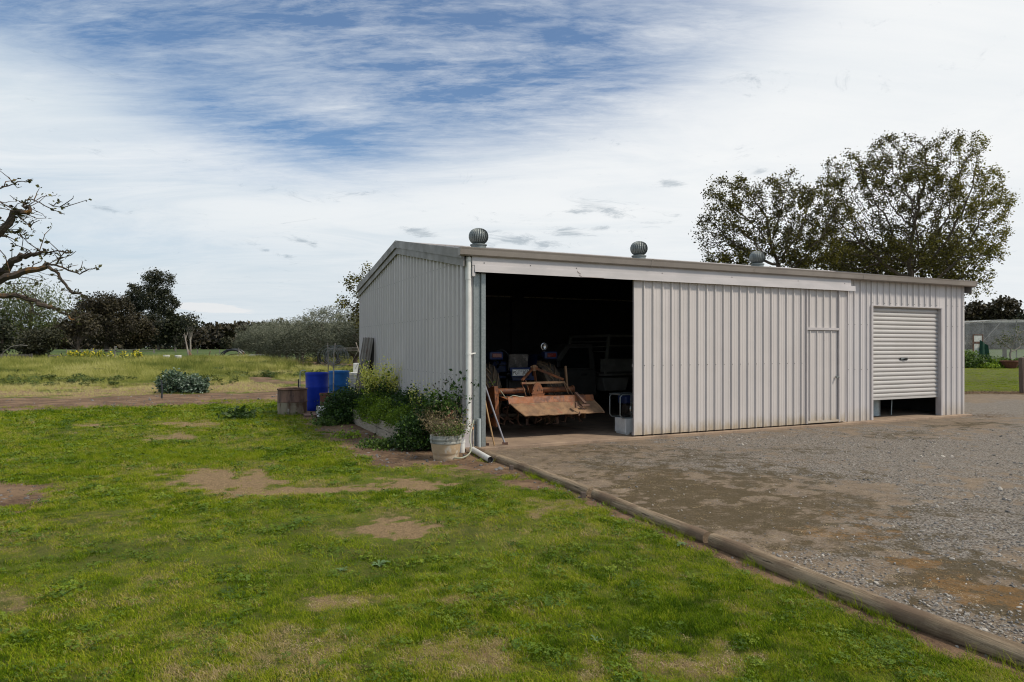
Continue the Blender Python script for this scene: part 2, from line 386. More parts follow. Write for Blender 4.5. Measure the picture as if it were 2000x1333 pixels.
GREY = [(1700, 890, 330, 55, 1), (1900, 1020, 220, 90, .9), (1560, 1140, 200, 60, .6), (1750, 1190, 140, 50, .6), (1980, 880, 200, 60, .9), (1350, 890, 160, 20, .45), (1900, 1230, 140, 40, .5), (1450, 900, 160, 30, .8), (1950, 800, 130, 18, .9), (1500, 865, 300, 22, .7), (1250, 905, 120, 16, .5)]
def ell(px, py, L, jit):
    o = np.zeros_like(px)
    for cx, cy, rx, ry, w in L:
        r = np.hypot((px - cx) / rx, (py - cy) / ry) + jit
        o = np.maximum(o, w * (1 - sstep(r, 0.55, 1.25)))
    return o
def masks(x, y):
    u, v = uv_of(x, y)
    yy = np.maximum(y, 1.5); px = 1000 + F_PX * x / yy; py = Y_H + F_PX * CAM_H / yy
    n1 = fbm(x, y, .9, 5, 3); n2 = fbm(x, y, 4.5, 4, 9); n3 = fbm(x, y, .25, 4, 21); n4 = fbm(x, y, 14, 3, 31)
    jit = (n1 - .5) * 1.6 + (n2 - .5) * 2.0 + (n4 - .5) * .9
    xl = np.interp(y, LY, LX)
    dl = (x - xl) * 0.91                                          # distance to the right of the log
    front = (v < -0.02) | (u > 13.25)
    gl = sstep(dl, -.02, .02) * (y < 10.95) + ((y >= 10.95) & ((u > -.15)))
    gl = np.clip(gl, 0, 1) * front * (1 - sstep(y + (n1 - .5) * .8, 24.2, 24.5))
    gravel = gl
    kerb = (1 - gravel) * (x > 7) * sstep(y + (n1 - .5) * .8, 24.2, 24.5) * (1 - sstep(y + (n2 - .5) * .6, 25.5, 25.9))
    inside = ((u > 0) & (u < 13.25) & (v > 0) & (v < 7.8)).astype(float)
    strip = sstep(v + (n2 - .5) * .7, 11.1, 11.35) * (1 - sstep(v + (n1 - .5) * 3.0, 16.0, 16.7)) * (u < 3)
    behind = ((u > -1.5) & (v > 7.3) & (x < 9)).astype(float) * (1 - sstep(y, 60, 70))
    logd = (1 - sstep(-dl + (n2 - .5) * .35 - .08, .03, .22)) * (dl < .02) * (y < 11.2)
    bed = (1 - sstep(np.abs(u + .75) + (n2 - .5) * .8, .75, 1.15)) * sstep(v, -1.4, -.9) * (1 - sstep(v, 8.5, 9.5))
    olive_d = np.abs((x + 15.8) * .856 + (y - 62) * .517)        # strip of bare earth under the olive row
    olive = (1 - sstep(olive_d + (n1 - .5) * 2, 1.8, 3.2)) * sstep(y, 48, 58) * (x < -8) * (y < 106)
    mulch = (1 - sstep(np.abs(v - 9.2 - (-u) * 0) + 9, 9, 9)) * 0
    lawnL = (v < 11.35) & (gravel < .5) & (x < 6)
    dirt = np.maximum.reduce([kerb, inside, strip, behind * sstep(n3, .35, .6), logd, bed * .9, olive,
                              ell(px, py, BROWN, jit) * lawnL * .95])
    straw_b = sstep(v + (n1 - .5) * 4, 16, 17) * (1 - sstep(v + (n3 - .5) * 10 + (n1 - .5) * 5, 23, 31)) * (u < 2)
    dry = np.maximum(ell(px, py, PATCH, jit) * lawnL, straw_b * (1 - strip) * sstep(n1 * .6 + n2 * .4, .30, .52))
    weedy = sstep(v, 16.2, 18) * (y < 84) * (x < 4)
    field = sstep(y, 78, 90) * 1.0
    moss = np.clip(ell(px, py, MOSS, jit * 1.5) * .95 + .24, 0, 1) * gravel; oran = np.clip(ell(px, py, ORANGE, jit * 1.6) * .9 + .20, 0, 1) * gravel; grey = ell(px, py, GREY, jit * .8) * gravel
    rlawn = (y > 25.6) & (x > 7)
    return dict(u=u, v=v, gravel=gravel, dirt=np.clip(dirt, 0, 1), dry=np.clip(dry, 0, 1) * (1 - dirt), moss=moss, orange=oran, grey=grey, weedy=weedy, field=field, lawnL=lawnL, rlawn=rlawn,
                strip=strip, n1=n1, n2=n2, n3=n3, n4=n4, dl=dl, inside=inside, straw=straw_b)
def terrain(x, y): return 0.9 * sstep(y, 100, 230)

def ground_mat():
    m, nt, p, _ = M_new('ground_surface'); g = N(nt); v = g.coord()
    a = g.n('ShaderNodeAttribute', attribute_name='wa'); b = g.n('ShaderNodeAttribute', attribute_name='wb')
    sa = g.n('ShaderNodeSeparateColor'); g.l(a.outputs['Color'], sa.inputs[0]); sb = g.n('ShaderNodeSeparateColor'); g.l(b.outputs['Color'], sb.inputs[0])
    dry, dirt, grav = sa.outputs; moss, oran, grey = sb.outputs
    nA = g.noise(v, 9, 8, .72); nB = g.noise(v, 45, 5, .7); nC = g.noise(v, 1.3, 6, .6); nD = g.noise(v, 160, 3, .7)
    grass = g.mix(g.ramp(nA, .35, .65), (.050, .064, .007), (.09, .090, .016)); grass = g.mix(g.ramp(nC, .35, .68), grass, (.10, .125, .010))
    grass = g.mix(g.ramp(nB, .55, .72), grass, (.028, .040, .010))  # dark flecks put the shade between blades into the ground colour
    fcol = g.mix(g.ramp(g.noise(g.coord((.06, .25, 1)), 1.0, 5), .4, .6), (.050, .085, .020), (.075, .105, .030))
    sp = g.n('ShaderNodeSeparateXYZ'); g.l(v, sp.inputs[0]); grass = g.mix(g.ramp(sp.outputs[1], 76, 92), grass, fcol)
    dryc = g.mix(g.ramp(nB, .35, .65), (.25, .165, .085), (.12, .08, .04)); dryc = g.mix(g.ramp(nD, .5, .66), dryc, (.38, .28, .16)); dryc = g.mix(g.ramp(g.noise(v, 24, 6, .8), .55, .64), dryc, (.085, .065, .028))
    soil = g.mix(g.ramp(nA, .35, .65), (.17, .105, .062), (.075, .046, .028)); soil = g.mix(g.ramp(nB, .60, .72), soil, (.30, .21, .14)); soil = g.mix(g.ramp(nD, .60, .74), soil, (.055, .035, .022)); soil = g.mix(g.math('MULTIPLY', g.ramp(nC, .45, .6), .6), soil, (.26, .17, .10))
    c = g.mix(g.ramp(g.math('ADD', dry, g.math('MULTIPLY', g.math('SUBTRACT', g.noise(v, 6, 9, .78), .5), 1.5)), .35, .75), grass, dryc)
    c = g.mix(g.ramp(g.math('ADD', dirt, g.math('MULTIPLY', g.math('SUBTRACT', nA, .5), .8)), .35, .62), c, soil)
    # gravel: stones of many greys in brown fines
    x = g.n('ShaderNodeTexVoronoi'); x.inputs['Scale'].default_value = 46; g.l(v, x.inputs['Vector'])
    x2 = g.n('ShaderNodeTexVoronoi'); x2.inputs['Scale'].default_value = 95; g.l(v, x2.inputs['Vector'])
    s1 = g.n('ShaderNodeSeparateColor'); g.l(x.outputs['Color'], s1.inputs[0]); s2 = g.n('ShaderNodeSeparateColor'); g.l(x2.outputs['Color'], s2.inputs[0])
    stone = g.mix(s1.outputs[0], (.125, .118, .108), (.35, .33, .295)); st2 = g.mix(s2.outputs[0], (.055, .050, .044), (.44, .41, .36)); stone = g.mix(.45, stone, st2)
    stone = g.mix(g.ramp(x.outputs['Distance'], .42, .75), stone, (.055, .05, .045))
    nE = g.noise(v, 3.2, 9, .8); fines = g.mix(g.ramp(nE, .38, .62), (.26, .195, .13), (.15, .108, .07)); fines = g.mix(g.ramp(nB, .52, .68), fines, (.34, .29, .23)); fines = g.mix(g.ramp(nD, .52, .66), fines, (.08, .06, .042)); fines = g.mix(g.ramp(g.noise(v, 20, 8, .8), .56, .66), fines, (.095, .068, .04))
    gm = g.ramp(g.math('ADD', g.math('ADD', g.math('MULTIPLY', grey, .85), .16), g.math('MULTIPLY', g.math('SUBTRACT', nE, .5), 2.2)), .15, .85)
    gm2 = g.math('MULTIPLY', g.math('ADD', g.math('MULTIPLY', gm, .74), .14), g.ramp(nB, .3, .6, .45, 1))
    gr = g.mix(gm2, fines, stone)
    mcol = g.mix(g.ramp(nB, .35, .7), (.045, .036, .015), (.10, .070, .032))
    gr = g.mix(g.math('MULTIPLY', g.ramp(g.math('ADD', moss, g.math('MULTIPLY', g.math('SUBTRACT', g.noise(v, 4.5, 11, .90, .3), .5), 4.4)), .40, .95), .85), gr, mcol)
    gr = g.mix(g.math('MULTIPLY', g.ramp(g.math('ADD', oran, g.math('MULTIPLY', g.math('SUBTRACT', g.noise(v, 7, 11, .90, .3), .5), 4.6)), .70, 1.1), .75), gr, (.20, .108, .036))
    c = g.mix(g.ramp(grav, .4, .6), c, gr)
    g.l(c, p.inputs['Base Color']); p.inputs['Roughness'].default_value = .95; p.inputs['Specular IOR Level'].default_value = .2
    h = g.math('ADD', g.math('ADD', g.math('MULTIPLY', nA, 1.2), g.math('MULTIPLY', nB, .8)), g.math('ADD', g.math('MULTIPLY', nD, .3), g.math('MULTIPLY', x.outputs['Distance'], -.35)))
    g.bump(h, .9, .02, p)
    return m
MT['ground'] = ground_mat()

def graded(a, b, step, lo, hi, r):
    mid = np.arange(a, b + 1e-6, step); up = []; x = b; s = step
    while x < hi: s *= r; x += s; up.append(x)
    dn = []; x = a; s = step
    while x > lo: s *= r; x -= s; dn.append(x)
    return np.array(dn[::-1] + list(mid) + up)
gx = graded(-9, 10, .055, -1800, 1800, 1.06); gy = graded(2.2, 15, .05, -40, 3000, 1.05)
GX, GY = np.meshgrid(gx, gy); mk = masks(GX, GY); nx, ny = len(gx), len(gy)
GZ = terrain(GX, GY) + (fbm(GX, GY, .35, 4, 40) - .5) * .05 * (mk['gravel'] < .5) * (1 - mk['inside']) * sstep(np.abs(mk['dl']), .1, .6) - .02 * mk['inside']
i, j = np.meshgrid(np.arange(nx - 1), np.arange(ny - 1)); idx = (j * nx + i)
Q = np.stack([idx, idx + 1, idx + 1 + nx, idx + nx], -1).reshape(-1, 4)
def cellv(a): return a[:-1, :-1].ravel()
cls = np.zeros(len(Q), int)
vv, uu, xx, yy2 = cellv(mk['v']), cellv(mk['u']), cellv(GX), cellv(GY)
cls[(cellv(mk['lawnL'].astype(float)) > .5) & (vv > -60) & (xx > -40) & (yy2 > -10) & (vv < 11.2)] = 1
cls[(cellv(mk['strip']) > .5) & (xx > -60)] = 2
cls[(vv >= 16.2) & (yy2 < 84) & (xx < 3) & (cls != 2)] = 3
cls[cellv(mk['gravel']) > .5] = 4
cls[cellv(mk['rlawn'].astype(float)) > .5] = np.where((yy2 < 62), 5, 0)[cellv(mk['rlawn'].astype(float)) > .5]
P3 = np.stack([GX, GY, GZ], -1).reshape(-1, 3)
WA = np.stack([mk['dry'], mk['dirt'], mk['gravel'], np.ones_like(GX)], -1).reshape(-1, 4); WB = np.stack([mk['moss'], mk['orange'], mk['grey'], np.ones_like(GX)], -1).reshape(-1, 4)
for k, nm in enumerate(('ground', 'lawn', 'soil_path', 'paddock', 'gravel_driveway', 'back_lawn')):
    q = Q[cls == k]; used, inv = np.unique(q, return_inverse=True)
    o = fast_mesh(nm, P3[used], inv.reshape(-1, 4), MT['ground'])
    for an, A in (('wa', WA), ('wb', WB)):
        a = o.data.attributes.new(an, 'FLOAT_COLOR', 'POINT'); a.data.foreach_set('color', A[used].astype(np.float32).ravel())
    o.data.polygons.foreach_set('use_smooth', [True] * len(o.data.polygons)); tag(o, kind='structure')

# ------------------------------------------------------------------ the shed
LEN, WID, EAVE, RIDGE = 13.23, 7.76, 3.20, 3.88
shed = empty('farm_shed', (X0, Y0, 0), R(ANG), 'long low cream ribbed steel farm shed with its sliding door half open', 'shed')
def ribs(L, pitch=.207, start=.06, h=.027):
    """outline of ribbed sheet along its width: (distance, height)"""
    o = [(0, 0)]; x = start
    while x < L - .03:
        for dx, d in ((-.024, 0), (-.010, h), (.010, h), (.024, 0), (.070, 0), (.076, .004), (.084, .004), (.090, 0), (.138, 0), (.144, .004), (.152, .004), (.158, 0)):
            if 0 < x + dx < L: o.append((x + dx, d))
        x += pitch
    o.append((L, 0)); return o
def sheet(mb, org, ud, od, L, zb, zt, pitch=.207, start=.06, h=.027, screws=()):
    org, ud, od = Vector(org), Vector(ud), Vector(od); pr = ribs(L, pitch, start, h)
    f = lambda z, u: z(u) if callable(z) else z
    A = [org + ud * u + od * d + Vector((0, 0, f(zb, u))) for u, d in pr]; B = [org + ud * u + od * d + Vector((0, 0, f(zt, u))) for u, d in pr]
    mb.mat(0).strip(A, B)
    x = start
    while x < L - .03:                                  # screw heads on every rib
        for z in screws:
            if f(zb, x) + .05 < z < f(zt, x) - .03:
                c = org + ud * x + od * (h + .003) + Vector((0, 0, z)); s_ = .0075
                mb.mat(1).add([c - ud * s_ - Vector((0, 0, s_)), c + ud * s_ - Vector((0, 0, s_)), c + ud * s_ + Vector((0, 0, s_)), c - ud * s_ + Vector((0, 0, s_)), c + od * .006],
                              [(0, 1, 4), (1, 2, 4), (2, 3, 4), (3, 0, 4)])
        x += pitch
SL = .05
def gz(v): return EAVE + (RIDGE - EAVE) * (1 - abs(v - WID / 2) / (WID / 2)) - .02
mb = MB(); sheet(mb, (0, WID, 0), (0, -1, 0), (-1, 0, 0), WID, SL, lambda a: gz(WID - a) + .03, start=.10, h=.038, screws=(1.235, 2.22, .35, 3.1))
mb.build('wall', [MT['clad_side'], MT['screw']], shed, normals=False)
mb = MB(); sheet(mb, (LEN, 0, 0), (0, 1, 0), (1, 0, 0), WID, SL, gz, start=.10); mb.build('wall', [MT['clad_side'], MT['screw']], shed, normals=False)
mb = MB(); sheet(mb, (LEN, WID, 0), (-1, 0, 0), (0, 1, 0), LEN, SL, EAVE); mb.build('wall', [MT['clad_side'], MT['screw']], shed, normals=False)
RL, RR, RT = 9.86, 12.29, 2.64
mb = MB()
sheet(mb, (8.93, 0, 0), (1, 0, 0), (0, -1, 0), RL - .04 - 8.93, SL, EAVE, start=.13, screws=(1.2, 2.2))
sheet(mb, (RL - .04, 0, 0), (1, 0, 0), (0, -1, 0), RR - RL + .08, RT, EAVE, start=.02, screws=(2.7,))
sheet(mb, (RR + .04, 0, 0), (1, 0, 0), (0, -1, 0), LEN - RR - .04, SL, EAVE, start=.18, screws=(1.2, 2.2, 2.7))
mb.build('wall', [MT['clad'], MT['screw']], shed, normals=False)
# dark liner added to deepen the shade inside, and portal frame
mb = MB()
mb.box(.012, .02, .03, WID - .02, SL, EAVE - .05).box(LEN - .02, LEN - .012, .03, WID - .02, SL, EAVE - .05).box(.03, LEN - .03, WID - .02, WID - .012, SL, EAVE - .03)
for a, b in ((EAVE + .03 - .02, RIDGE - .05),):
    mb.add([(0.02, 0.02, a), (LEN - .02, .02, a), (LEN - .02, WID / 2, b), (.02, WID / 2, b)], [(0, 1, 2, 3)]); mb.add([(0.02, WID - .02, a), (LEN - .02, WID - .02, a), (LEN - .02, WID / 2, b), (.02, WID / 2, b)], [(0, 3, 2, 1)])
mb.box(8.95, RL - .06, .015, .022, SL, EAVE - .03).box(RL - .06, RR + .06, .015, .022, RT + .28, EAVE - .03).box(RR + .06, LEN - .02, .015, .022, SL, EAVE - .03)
mb.build('shade_liner', MT['steelin'], shed, normals=False)
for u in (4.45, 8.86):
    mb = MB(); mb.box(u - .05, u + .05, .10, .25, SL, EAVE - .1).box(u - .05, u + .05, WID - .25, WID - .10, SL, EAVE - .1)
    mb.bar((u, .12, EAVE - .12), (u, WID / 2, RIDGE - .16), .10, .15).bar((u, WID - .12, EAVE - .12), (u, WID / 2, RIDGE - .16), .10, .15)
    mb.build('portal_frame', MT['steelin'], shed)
mb = MB(); mb.box(-.03, LEN + .06, -.16, WID + .03, -.12, SL); slab = mb.build('slab', MT['conc'], shed, bevel=.01)
# roof
OV = .10
mb = MB()
pr = ribs(LEN + .16, .207, .05, .03)
rise = (RIDGE - EAVE) / (WID / 2)
for sgn in (0, 1):
    def rp(u, d, t):
        v = -OV + t * (WID / 2 + OV); z = EAVE + .055 + (v) * rise + d
        return Vector((u - .08, v if sgn == 0 else WID - v, z))
    A = [rp(u, d, 0) for u, d in pr]; B = [rp(u, d, 1) for u, d in pr]; mb.strip(A, B)
    mb.strip([a - Vector((0, 0, .006)) for a in A], [b - Vector((0, 0, .006)) for b in B])
mb.build('roof', MT['roof'], shed, normals=False)
mb = MB()
for s_ in (-1, 1):
    a = (WID / 2, RIDGE + .108); b = (WID / 2 + s_ * .16, RIDGE + .108 - .16 * rise - .012); mb.prism([a, b, (b[0], b[1] - .02), (a[0], a[1] - .012)], -.10, LEN + .10)
mb.build('ridge_cap', MT['roof'], shed)
# barge flashing on both gables: an upper cap and a lower step
for ux, sg in ((-.045, -1), (LEN + .045, 1)):
    mb = MB()
    for lo_, hi_, th, w in ((-.215, -.075, .020, 0), (-.085, .070, .040, .012)):
        for sd_ in (0, 1):
            ps = []
            for v in ((-OV - .04 if sd_ == 0 else .015), WID / 2):
                z = EAVE + .05 + v * rise
                ps.append((v if sd_ == 0 else WID - v, z))
            (v0, z0), (v1, z1) = ps
            x0, x1 = (ux - w - th, ux) if sg < 0 else (ux, ux + w + th)
            mb.add([(x0, v0, z0 + lo_), (x1, v0, z0 + lo_), (x1, v1, z1 + lo_), (x0, v1, z1 + lo_), (x0, v0, z0 + hi_), (x1, v0, z0 + hi_), (x1, v1, z1 + hi_), (x0, v1, z1 + hi_)],
                   [(0, 3, 2, 1), (4, 5, 6, 7), (0, 1, 5, 4), (1, 2, 6, 5), (2, 3, 7, 6), (3, 0, 4, 7)])
    mb.build('barge', MT['barge'], shed)
# gutters: quad profile
for vf, sg in ((-OV, -1), (WID + .02, 1)):
    prof = [(0, .115), (0, 0), (.02, -.012), (.085, -.012), (.105, .005), (.118, .085), (.128, .115), (.128, .122), (.112, .122), (.108, .09), (.092, .012), (.012, 0.0), (.010, .115)]
    mb = MB(); mb.prism([(vf + sg * a, EAVE - .008 + b) for a, b in prof], -.14 if sg < 0 else .02, LEN + .13)
    for x in ((-.145 if sg < 0 else .01), LEN + .125): mb.prism([(vf + sg * a, EAVE - .008 + b) for a, b in ((0, .115), (0, -.002), (.02, -.014), (.087, -.014), (.108, .003), (.13, .118))], x, x + .02)
    for x in (3.6, 9.3): mb.prism([(vf + sg * a, EAVE - .008 + b) for a, b in ((0.01, -.004), (.02, -.015), (.087, -.015), (.109, .003), (.121, .085), (.131, .124), (.11, .1))], x, x + .05)
    mb.build('gutter', MT['gutter'], shed)
# sliding door track cover, stepped
mb = MB(); TZ0, TZ1 = 2.925, 3.225
mb.prism([(-.015, TZ1), (-.015, TZ0 + .11), (-.143, TZ0 + .105), (-.145, TZ0 + .112), (-.139, TZ1 - .002)], .09, 9.0)
mb.prism([(-.10, TZ0 + .120), (-.158, TZ0 + .113), (-.166, TZ0 + .0), (-.158, TZ0 + .0), (-.150, TZ0 + .100), (-.10, TZ0 + .102)], .13, 9.12)
mb.box(.09, .14, -.15, -.03, TZ0 - .07, TZ0 + .1)
tr_ = mb.build('track_cover', MT['track'], shed)
for u in (.30, 1.15, 2.05, 3.9, 5.6, 7.4, 8.8):
    z = TZ0 + .155; MB().box(u - .008, u + .008, -.148, -.128, z - .008, z + .008).build('screw', MT['screw'], tr_)
mb = MB(); mb.tube([(2.06, -.152, TZ0 + .115), (2.07, -.166, TZ0 + .085), (2.12, -.168, TZ0 + .06), (2.10, -.1675, TZ0 + .03), (2.14, -.168, TZ0 + .012)], .0035, 5); mb.tube([(2.14, -.166, TZ0 + .006), (2.6, -.166, TZ0 + .004)], .003, 5)
mb.build('rust_streak', surf('rust', (.20, .11, .05), (.13, .07, .035), 20, .9), tr_)
# galvanised door post, two folded faces
mb = MB(); pz = 2.92
mb.box(.155, .355, -.010, .0, SL, pz).box(.29, .37, -.045, -.012, SL, pz).box(.155, .18, -.035, -.011, SL, pz).box(.36, .372, -.011, .14, SL, pz)
mb.build('post', MT['galv'], shed, bevel=.003)
mb = MB(); mb.box(-.03, .155, -.012, -.002, SL, EAVE - .05).box(-.032, -.022, -.012, .10, SL, EAVE - .05); mb.build('corner_flashing', MT['trim'], shed)
# downpipe
mb = MB(); pu, pv = .045, -.085
mb.tube([(pu, pv, EAVE - .03), (pu, pv, 2.80)], .049, 16).tube([(pu, pv, 2.805), (pu, pv, .45), (pu - .03, pv, .34)], .0445, 16).tube([(pu, pv, EAVE - .055), (pu, pv, EAVE - .095)], .054, 16)
dp = mb.build('downpipe', MT['pvc'], shed, smooth=True)
mb = MB(); mb.tube([(pu, pv, 1.60), (pu, pv, 1.575)], .050, 16).bar((pu + .03, pv - .02, 1.588), (.19, -.02, 1.60), .02, .02); mb.build('bracket', MT['pvc'], dp)
mb = MB(); mb.tube([(.235, -.075, SL - .05), (.235, -.075, .52)], .034, 14); mb.build('pipe_stub', MT['pvcg'], shed, smooth=True)
# sliding door
D0, D1, DT, DB, DV = 3.32, 7.70, 2.935, .075, -.075
mb = MB(); sheet(mb, (D0, DV, 0), (1, 0, 0), (0, -1, 0), D1 - D0, DB, DT, .212, .21, .029, screws=(1.36,))
sheet(mb, (8.70, DV, 0), (1, 0, 0), (0, -1, 0), .20, DB, DT, .212, .10, .004)
mb.build('sliding_door', [MT['door_sheet'], MT['screw']], shed, normals=False)
mb = MB(); mb.box(D0, 8.9, DV + .022, DV + .03, DB, DT).box(D0 - .012, D0 + .0, DV - .006, DV + .03, DB, DT).box(8.90, 8.93, DV - .006, .0, DB, DT).box(D0 - .01, 8.90, DV + .03, DV + .06, DB, DB + .05).box(D0 - .01, 8.9, DV + .03, DV + .06, 1.33, 1.39)
mb.build('door_frame', MT['trim'], shed)
PD0, PD1, PDT = 7.735, 8.66, 2.06
mb = MB(); sheet(mb, (D1 + .03, DV + .012, 0), (1, 0, 0), (0, -1, 0), 8.68 - D1 - .03, PDT + .045, DT, .212, .09, .027); mb.build('panel', [MT['door_sheet'], MT['screw']], shed, normals=False)
mb = MB(); mb.box(D1 - .006, D1 + .012, DV - .034, DV + .02, DB, DT).box(8.672, 8.70, DV - .034, DV + .02, DB, DT).box(D1 + .013, 8.67, DV - .030, DV + .02, PDT + .003, PDT + .055); mb.build('trim', MT['trim'], shed)
mb = MB(); sheet(mb, (PD0, DV + .012, 0), (1, 0, 0), (0, -1, 0), PD1 - PD0, .13, PDT - .01, .212, .09, .027)
mb.mat(0).box(PD0 - .01, PD1 + .008, DV - .028, DV + .018, .085, .128)
ad = mb.build('access_door', [MT['door_sheet'], MT['screw']], shed, normals=False); ad['label'] = 'narrow hinged access door let into the sliding door'
mb = MB(); mb.tube([(8.60, DV - .03, 1.05), (8.60, DV - .075, 1.05)], .014, 10).tube([(8.625, DV - .075, 1.05), (8.53, DV - .075, 1.045)], .010, 8).lathe([(.001, -.004), (.028, -.004), (.028, .008), (.001, .008)], 14, Matrix.Translation((8.60, DV - .02, 1.05)) @ Matrix.Rotation(R(90), 4, 'X'))
mb.build('door_handle', MT['galv_dark'], ad, smooth=True)
# roller door, jambs
RB, RV = .50, .075
prof = []; z = RB + .035; pitch = .0985
while z < RT + .10:
    prof += [(0, z), (-.012, z + .010), (-.020, z + .026), (-.022, z + .045), (-.020, z + .064), (-.012, z + .080), (0, z + .090), (.012, z + .093)]; z += pitch
mb = MB(); A = [(RL + .01, RV + d, zz) for d, zz in prof]; B = [(RR - .01, RV + d, zz) for d, zz in prof]; mb.strip(A, B)
rdm = cladding('roller_curtain', (.515, .51, .505), .2, -.5)
rd = mb.build('roller_door', rdm, shed, smooth=True, normals=False)
mb = MB(); mb.box(RL + .01, RR - .01, RV - .022, RV + .014, RB - .012, RB + .034); mb.build('bottom_rail', rdm, rd, bevel=.004)
mb = MB(); cu = (RL + RR) / 2 - .05; mb.box(cu - .13, cu + .13, RV - .032, RV - .018, 1.395, 1.45); mb.mat(1).box(cu - .11, cu + .02, RV - .036, RV - .0325, 1.41, 1.44); mb.mat(0).tube([(cu - .02, RV - .05, 1.42), (cu + .06, RV - .05, 1.42)], .010, 8).tube([(cu - .02, RV - .03, 1.42), (cu - .02, RV - .05, 1.42)], .008, 6)
mb.build('handle', [MT['black'], MT['galv']], rd)
mb = MB(); mb.box(RL - .055, RL + .008, -.034, RV + .035, SL, RT + .01); mb.build('door_jamb', MT['trim'], shed, bevel=.004)
mb = MB(); mb.box(RR - .008, RR + .055, -.034, RV + .035, SL, RT + .01); mb.build('door_jamb', MT['trim'], shed, bevel=.004)
mb = MB(); mb.box(RL + .009, RR - .009, -.030, .012, RT - .012, RT + .012).tube([(RL, .32, RT + .12), (RR, .32, RT + .12)], .17, 16); mb.build('lintel', MT['trim'], shed)
# wind driven roof vents
def vent(u, v, s=1.0):
    z0 = EAVE + .045 + v * rise
    mb = MB(); mb.lathe([(.155 * s, -.05), (.155 * s, .10), (.172 * s, .105), (.172 * s, .125), (.15 * s, .13)], 28, None, (u, v, z0)); b = mb.build('roof_vent', MT['galv_dark'] if s else None, shed, smooth=True)
    mb = MB(); n = 26
    for k in range(n):
        a0 = 2 * math.pi * k / n
        prev = None
        cols = []
        for t in np.linspace(0, 1, 9):
            ph = R(-62) + R(146) * t; r = .19 * s * math.cos(ph) ** .75 if math.cos(ph) > 0 else 0; zz = .135 + .155 * s + .165 * s * math.sin(ph)
            tw = a0 + .25 * t
            cols.append([Vector((u + (r + dr) * math.cos(tw + da), v + (r + dr) * math.sin(tw + da), z0 + zz)) for da, dr in ((0, .012), (.10, .006), (.19, -.012))])
        for c in range(2): mb.strip([q[c] for q in cols], [q[c + 1] for q in cols])
    mb.lathe([(.001, .0), (.075 * s, -.006), (.08 * s, -.02)], 20, None, (u, v, z0 + .135 + .325 * s)); mb.lathe([(.15 * s, .13)] + [(.182 * s * max(math.cos(R(-62) + R(146) * t), 0) ** .75, .135 + .155 * s + .158 * s * math.sin(R(-62) + R(146) * t)) for t in np.linspace(0, 1, 10)], 28, None, (u, v, z0))
    mb.build('turbine', MT['galv_dark'], b, normals=False)
for u, v in ((1.22, 2.35), (5.35, 2.6), (9.12, 2.7)): vent(u, v)
#@@OBJECTS
# ------------------------------------------------------------------ materials of the objects
MT['wood_grey'] = surf('weathered_pine', (.27, .215, .155), (.14, .105, .075), 7, .85, bump=.9, bsc=22, stretch=(6, 6, .7), c3=(.40, .33, .24), c3amt=.42, c3sc=9)
MT['plank'] = surf('grey_sleeper', (.36, .31, .245), (.25, .205, .155), 5, .85, bump=.6, bsc=18, stretch=(8, 1, 8), c3=(.16, .13, .10), c3amt=.33, c3sc=6)
MT['rust_drum'] = surf('rusty_drum', (.20, .115, .08), (.115, .065, .045), 6, .85, c3=(.06, .035, .028), c3amt=.42, c3sc=4, stretch=(1, 1, .4), bump=.3)
MT['drum_low'] = surf('limed_drum', (.34, .28, .205), (.22, .17, .12), 5, .9, c3=(.12, .07, .045), c3amt=.44, c3sc=4, stretch=(1, 1, .35), bump=.3)
MT['blue'] = surf('blue_plastic', (.003, .030, .36), (.002, .022, .26), 3, .55, c3=(.006, .035, .27), c3amt=.3, spec=.25)
MT['blue2'] = surf('faded_blue_plastic', (.012, .13, .38), (.008, .09, .28), 3, .55, spec=.25, c3=(.05, .16, .34), c3amt=.25, c3sc=3)
MT['white'] = surf('white_plastic', (.66, .66, .62), (.52, .52, .47), 5, .5, c3=(.34, .30, .23), c3amt=.3, c3sc=3)
MT['foam'] = surf('polystyrene', (.82, .82, .80), (.70, .70, .68), 9, .8, bump=.3, bsc=90, c3=(.28, .25, .21), c3amt=.33, c3sc=4)
MT['brick'] = surf('fired_clay', (.19, .075, .045), (.12, .045, .03), 6, .85, c3=(.28, .15, .10), c3amt=.3)
MT['rustpipe'] = surf('rusted_pipe', (.26, .20, .155), (.42, .39, .34), 9, .75, metal=.2, c3=(.30, .28, .25), c3amt=.4, c3sc=5)
MT['wire'] = surf('galvanised_wire', (.24, .26, .26), (.15, .165, .165), 12, .6)
MT['poly'] = surf('black_poly', (.018, .022, .028), (.03, .035, .042), 5, .4)
MT['pot'] = surf('pale_terracotta', (.47, .35, .22), (.36, .265, .165), 4, .8, c3=(.50, .46, .38), c3amt=.4, c3sc=5, bump=.3)
MT['potrim'] = surf('limed_rim', (.36, .36, .32), (.22, .225, .20), 9, .7, c3=(.07, .07, .06), c3amt=.42, c3sc=11, stretch=(1, 1, .5))
MT['potback'] = surf('brown_terracotta', (.34, .25, .185), (.25, .18, .13), 4, .85, c3=(.13, .10, .07), c3amt=.35, c3sc=5)
MT['soil'] = surf('potting_soil', (.045, .03, .02), (.08, .055, .035), 30, .95, bump=.8)
MT['hose'] = surf('garden_hose', (.34, .36, .27), (.28, .28, .2), 5, .5)
MT['brass'] = surf('tap_brass', (.30, .16, .07), (.2, .1, .05), 9, .5, metal=.6)
MT['timber_post'] = surf('dark_timber', (.085, .06, .045), (.13, .10, .08), 8, .9, stretch=(5, 5, .6), bump=.6, bsc=20)
MT['handle_wood'] = surf('broom_wood', (.38, .24, .11), (.28, .17, .08), 5, .6, stretch=(1, 1, .3))
MT['handle_grey'] = surf('painted_handle', (.30, .30, .33), (.22, .22, .25), 5, .5)
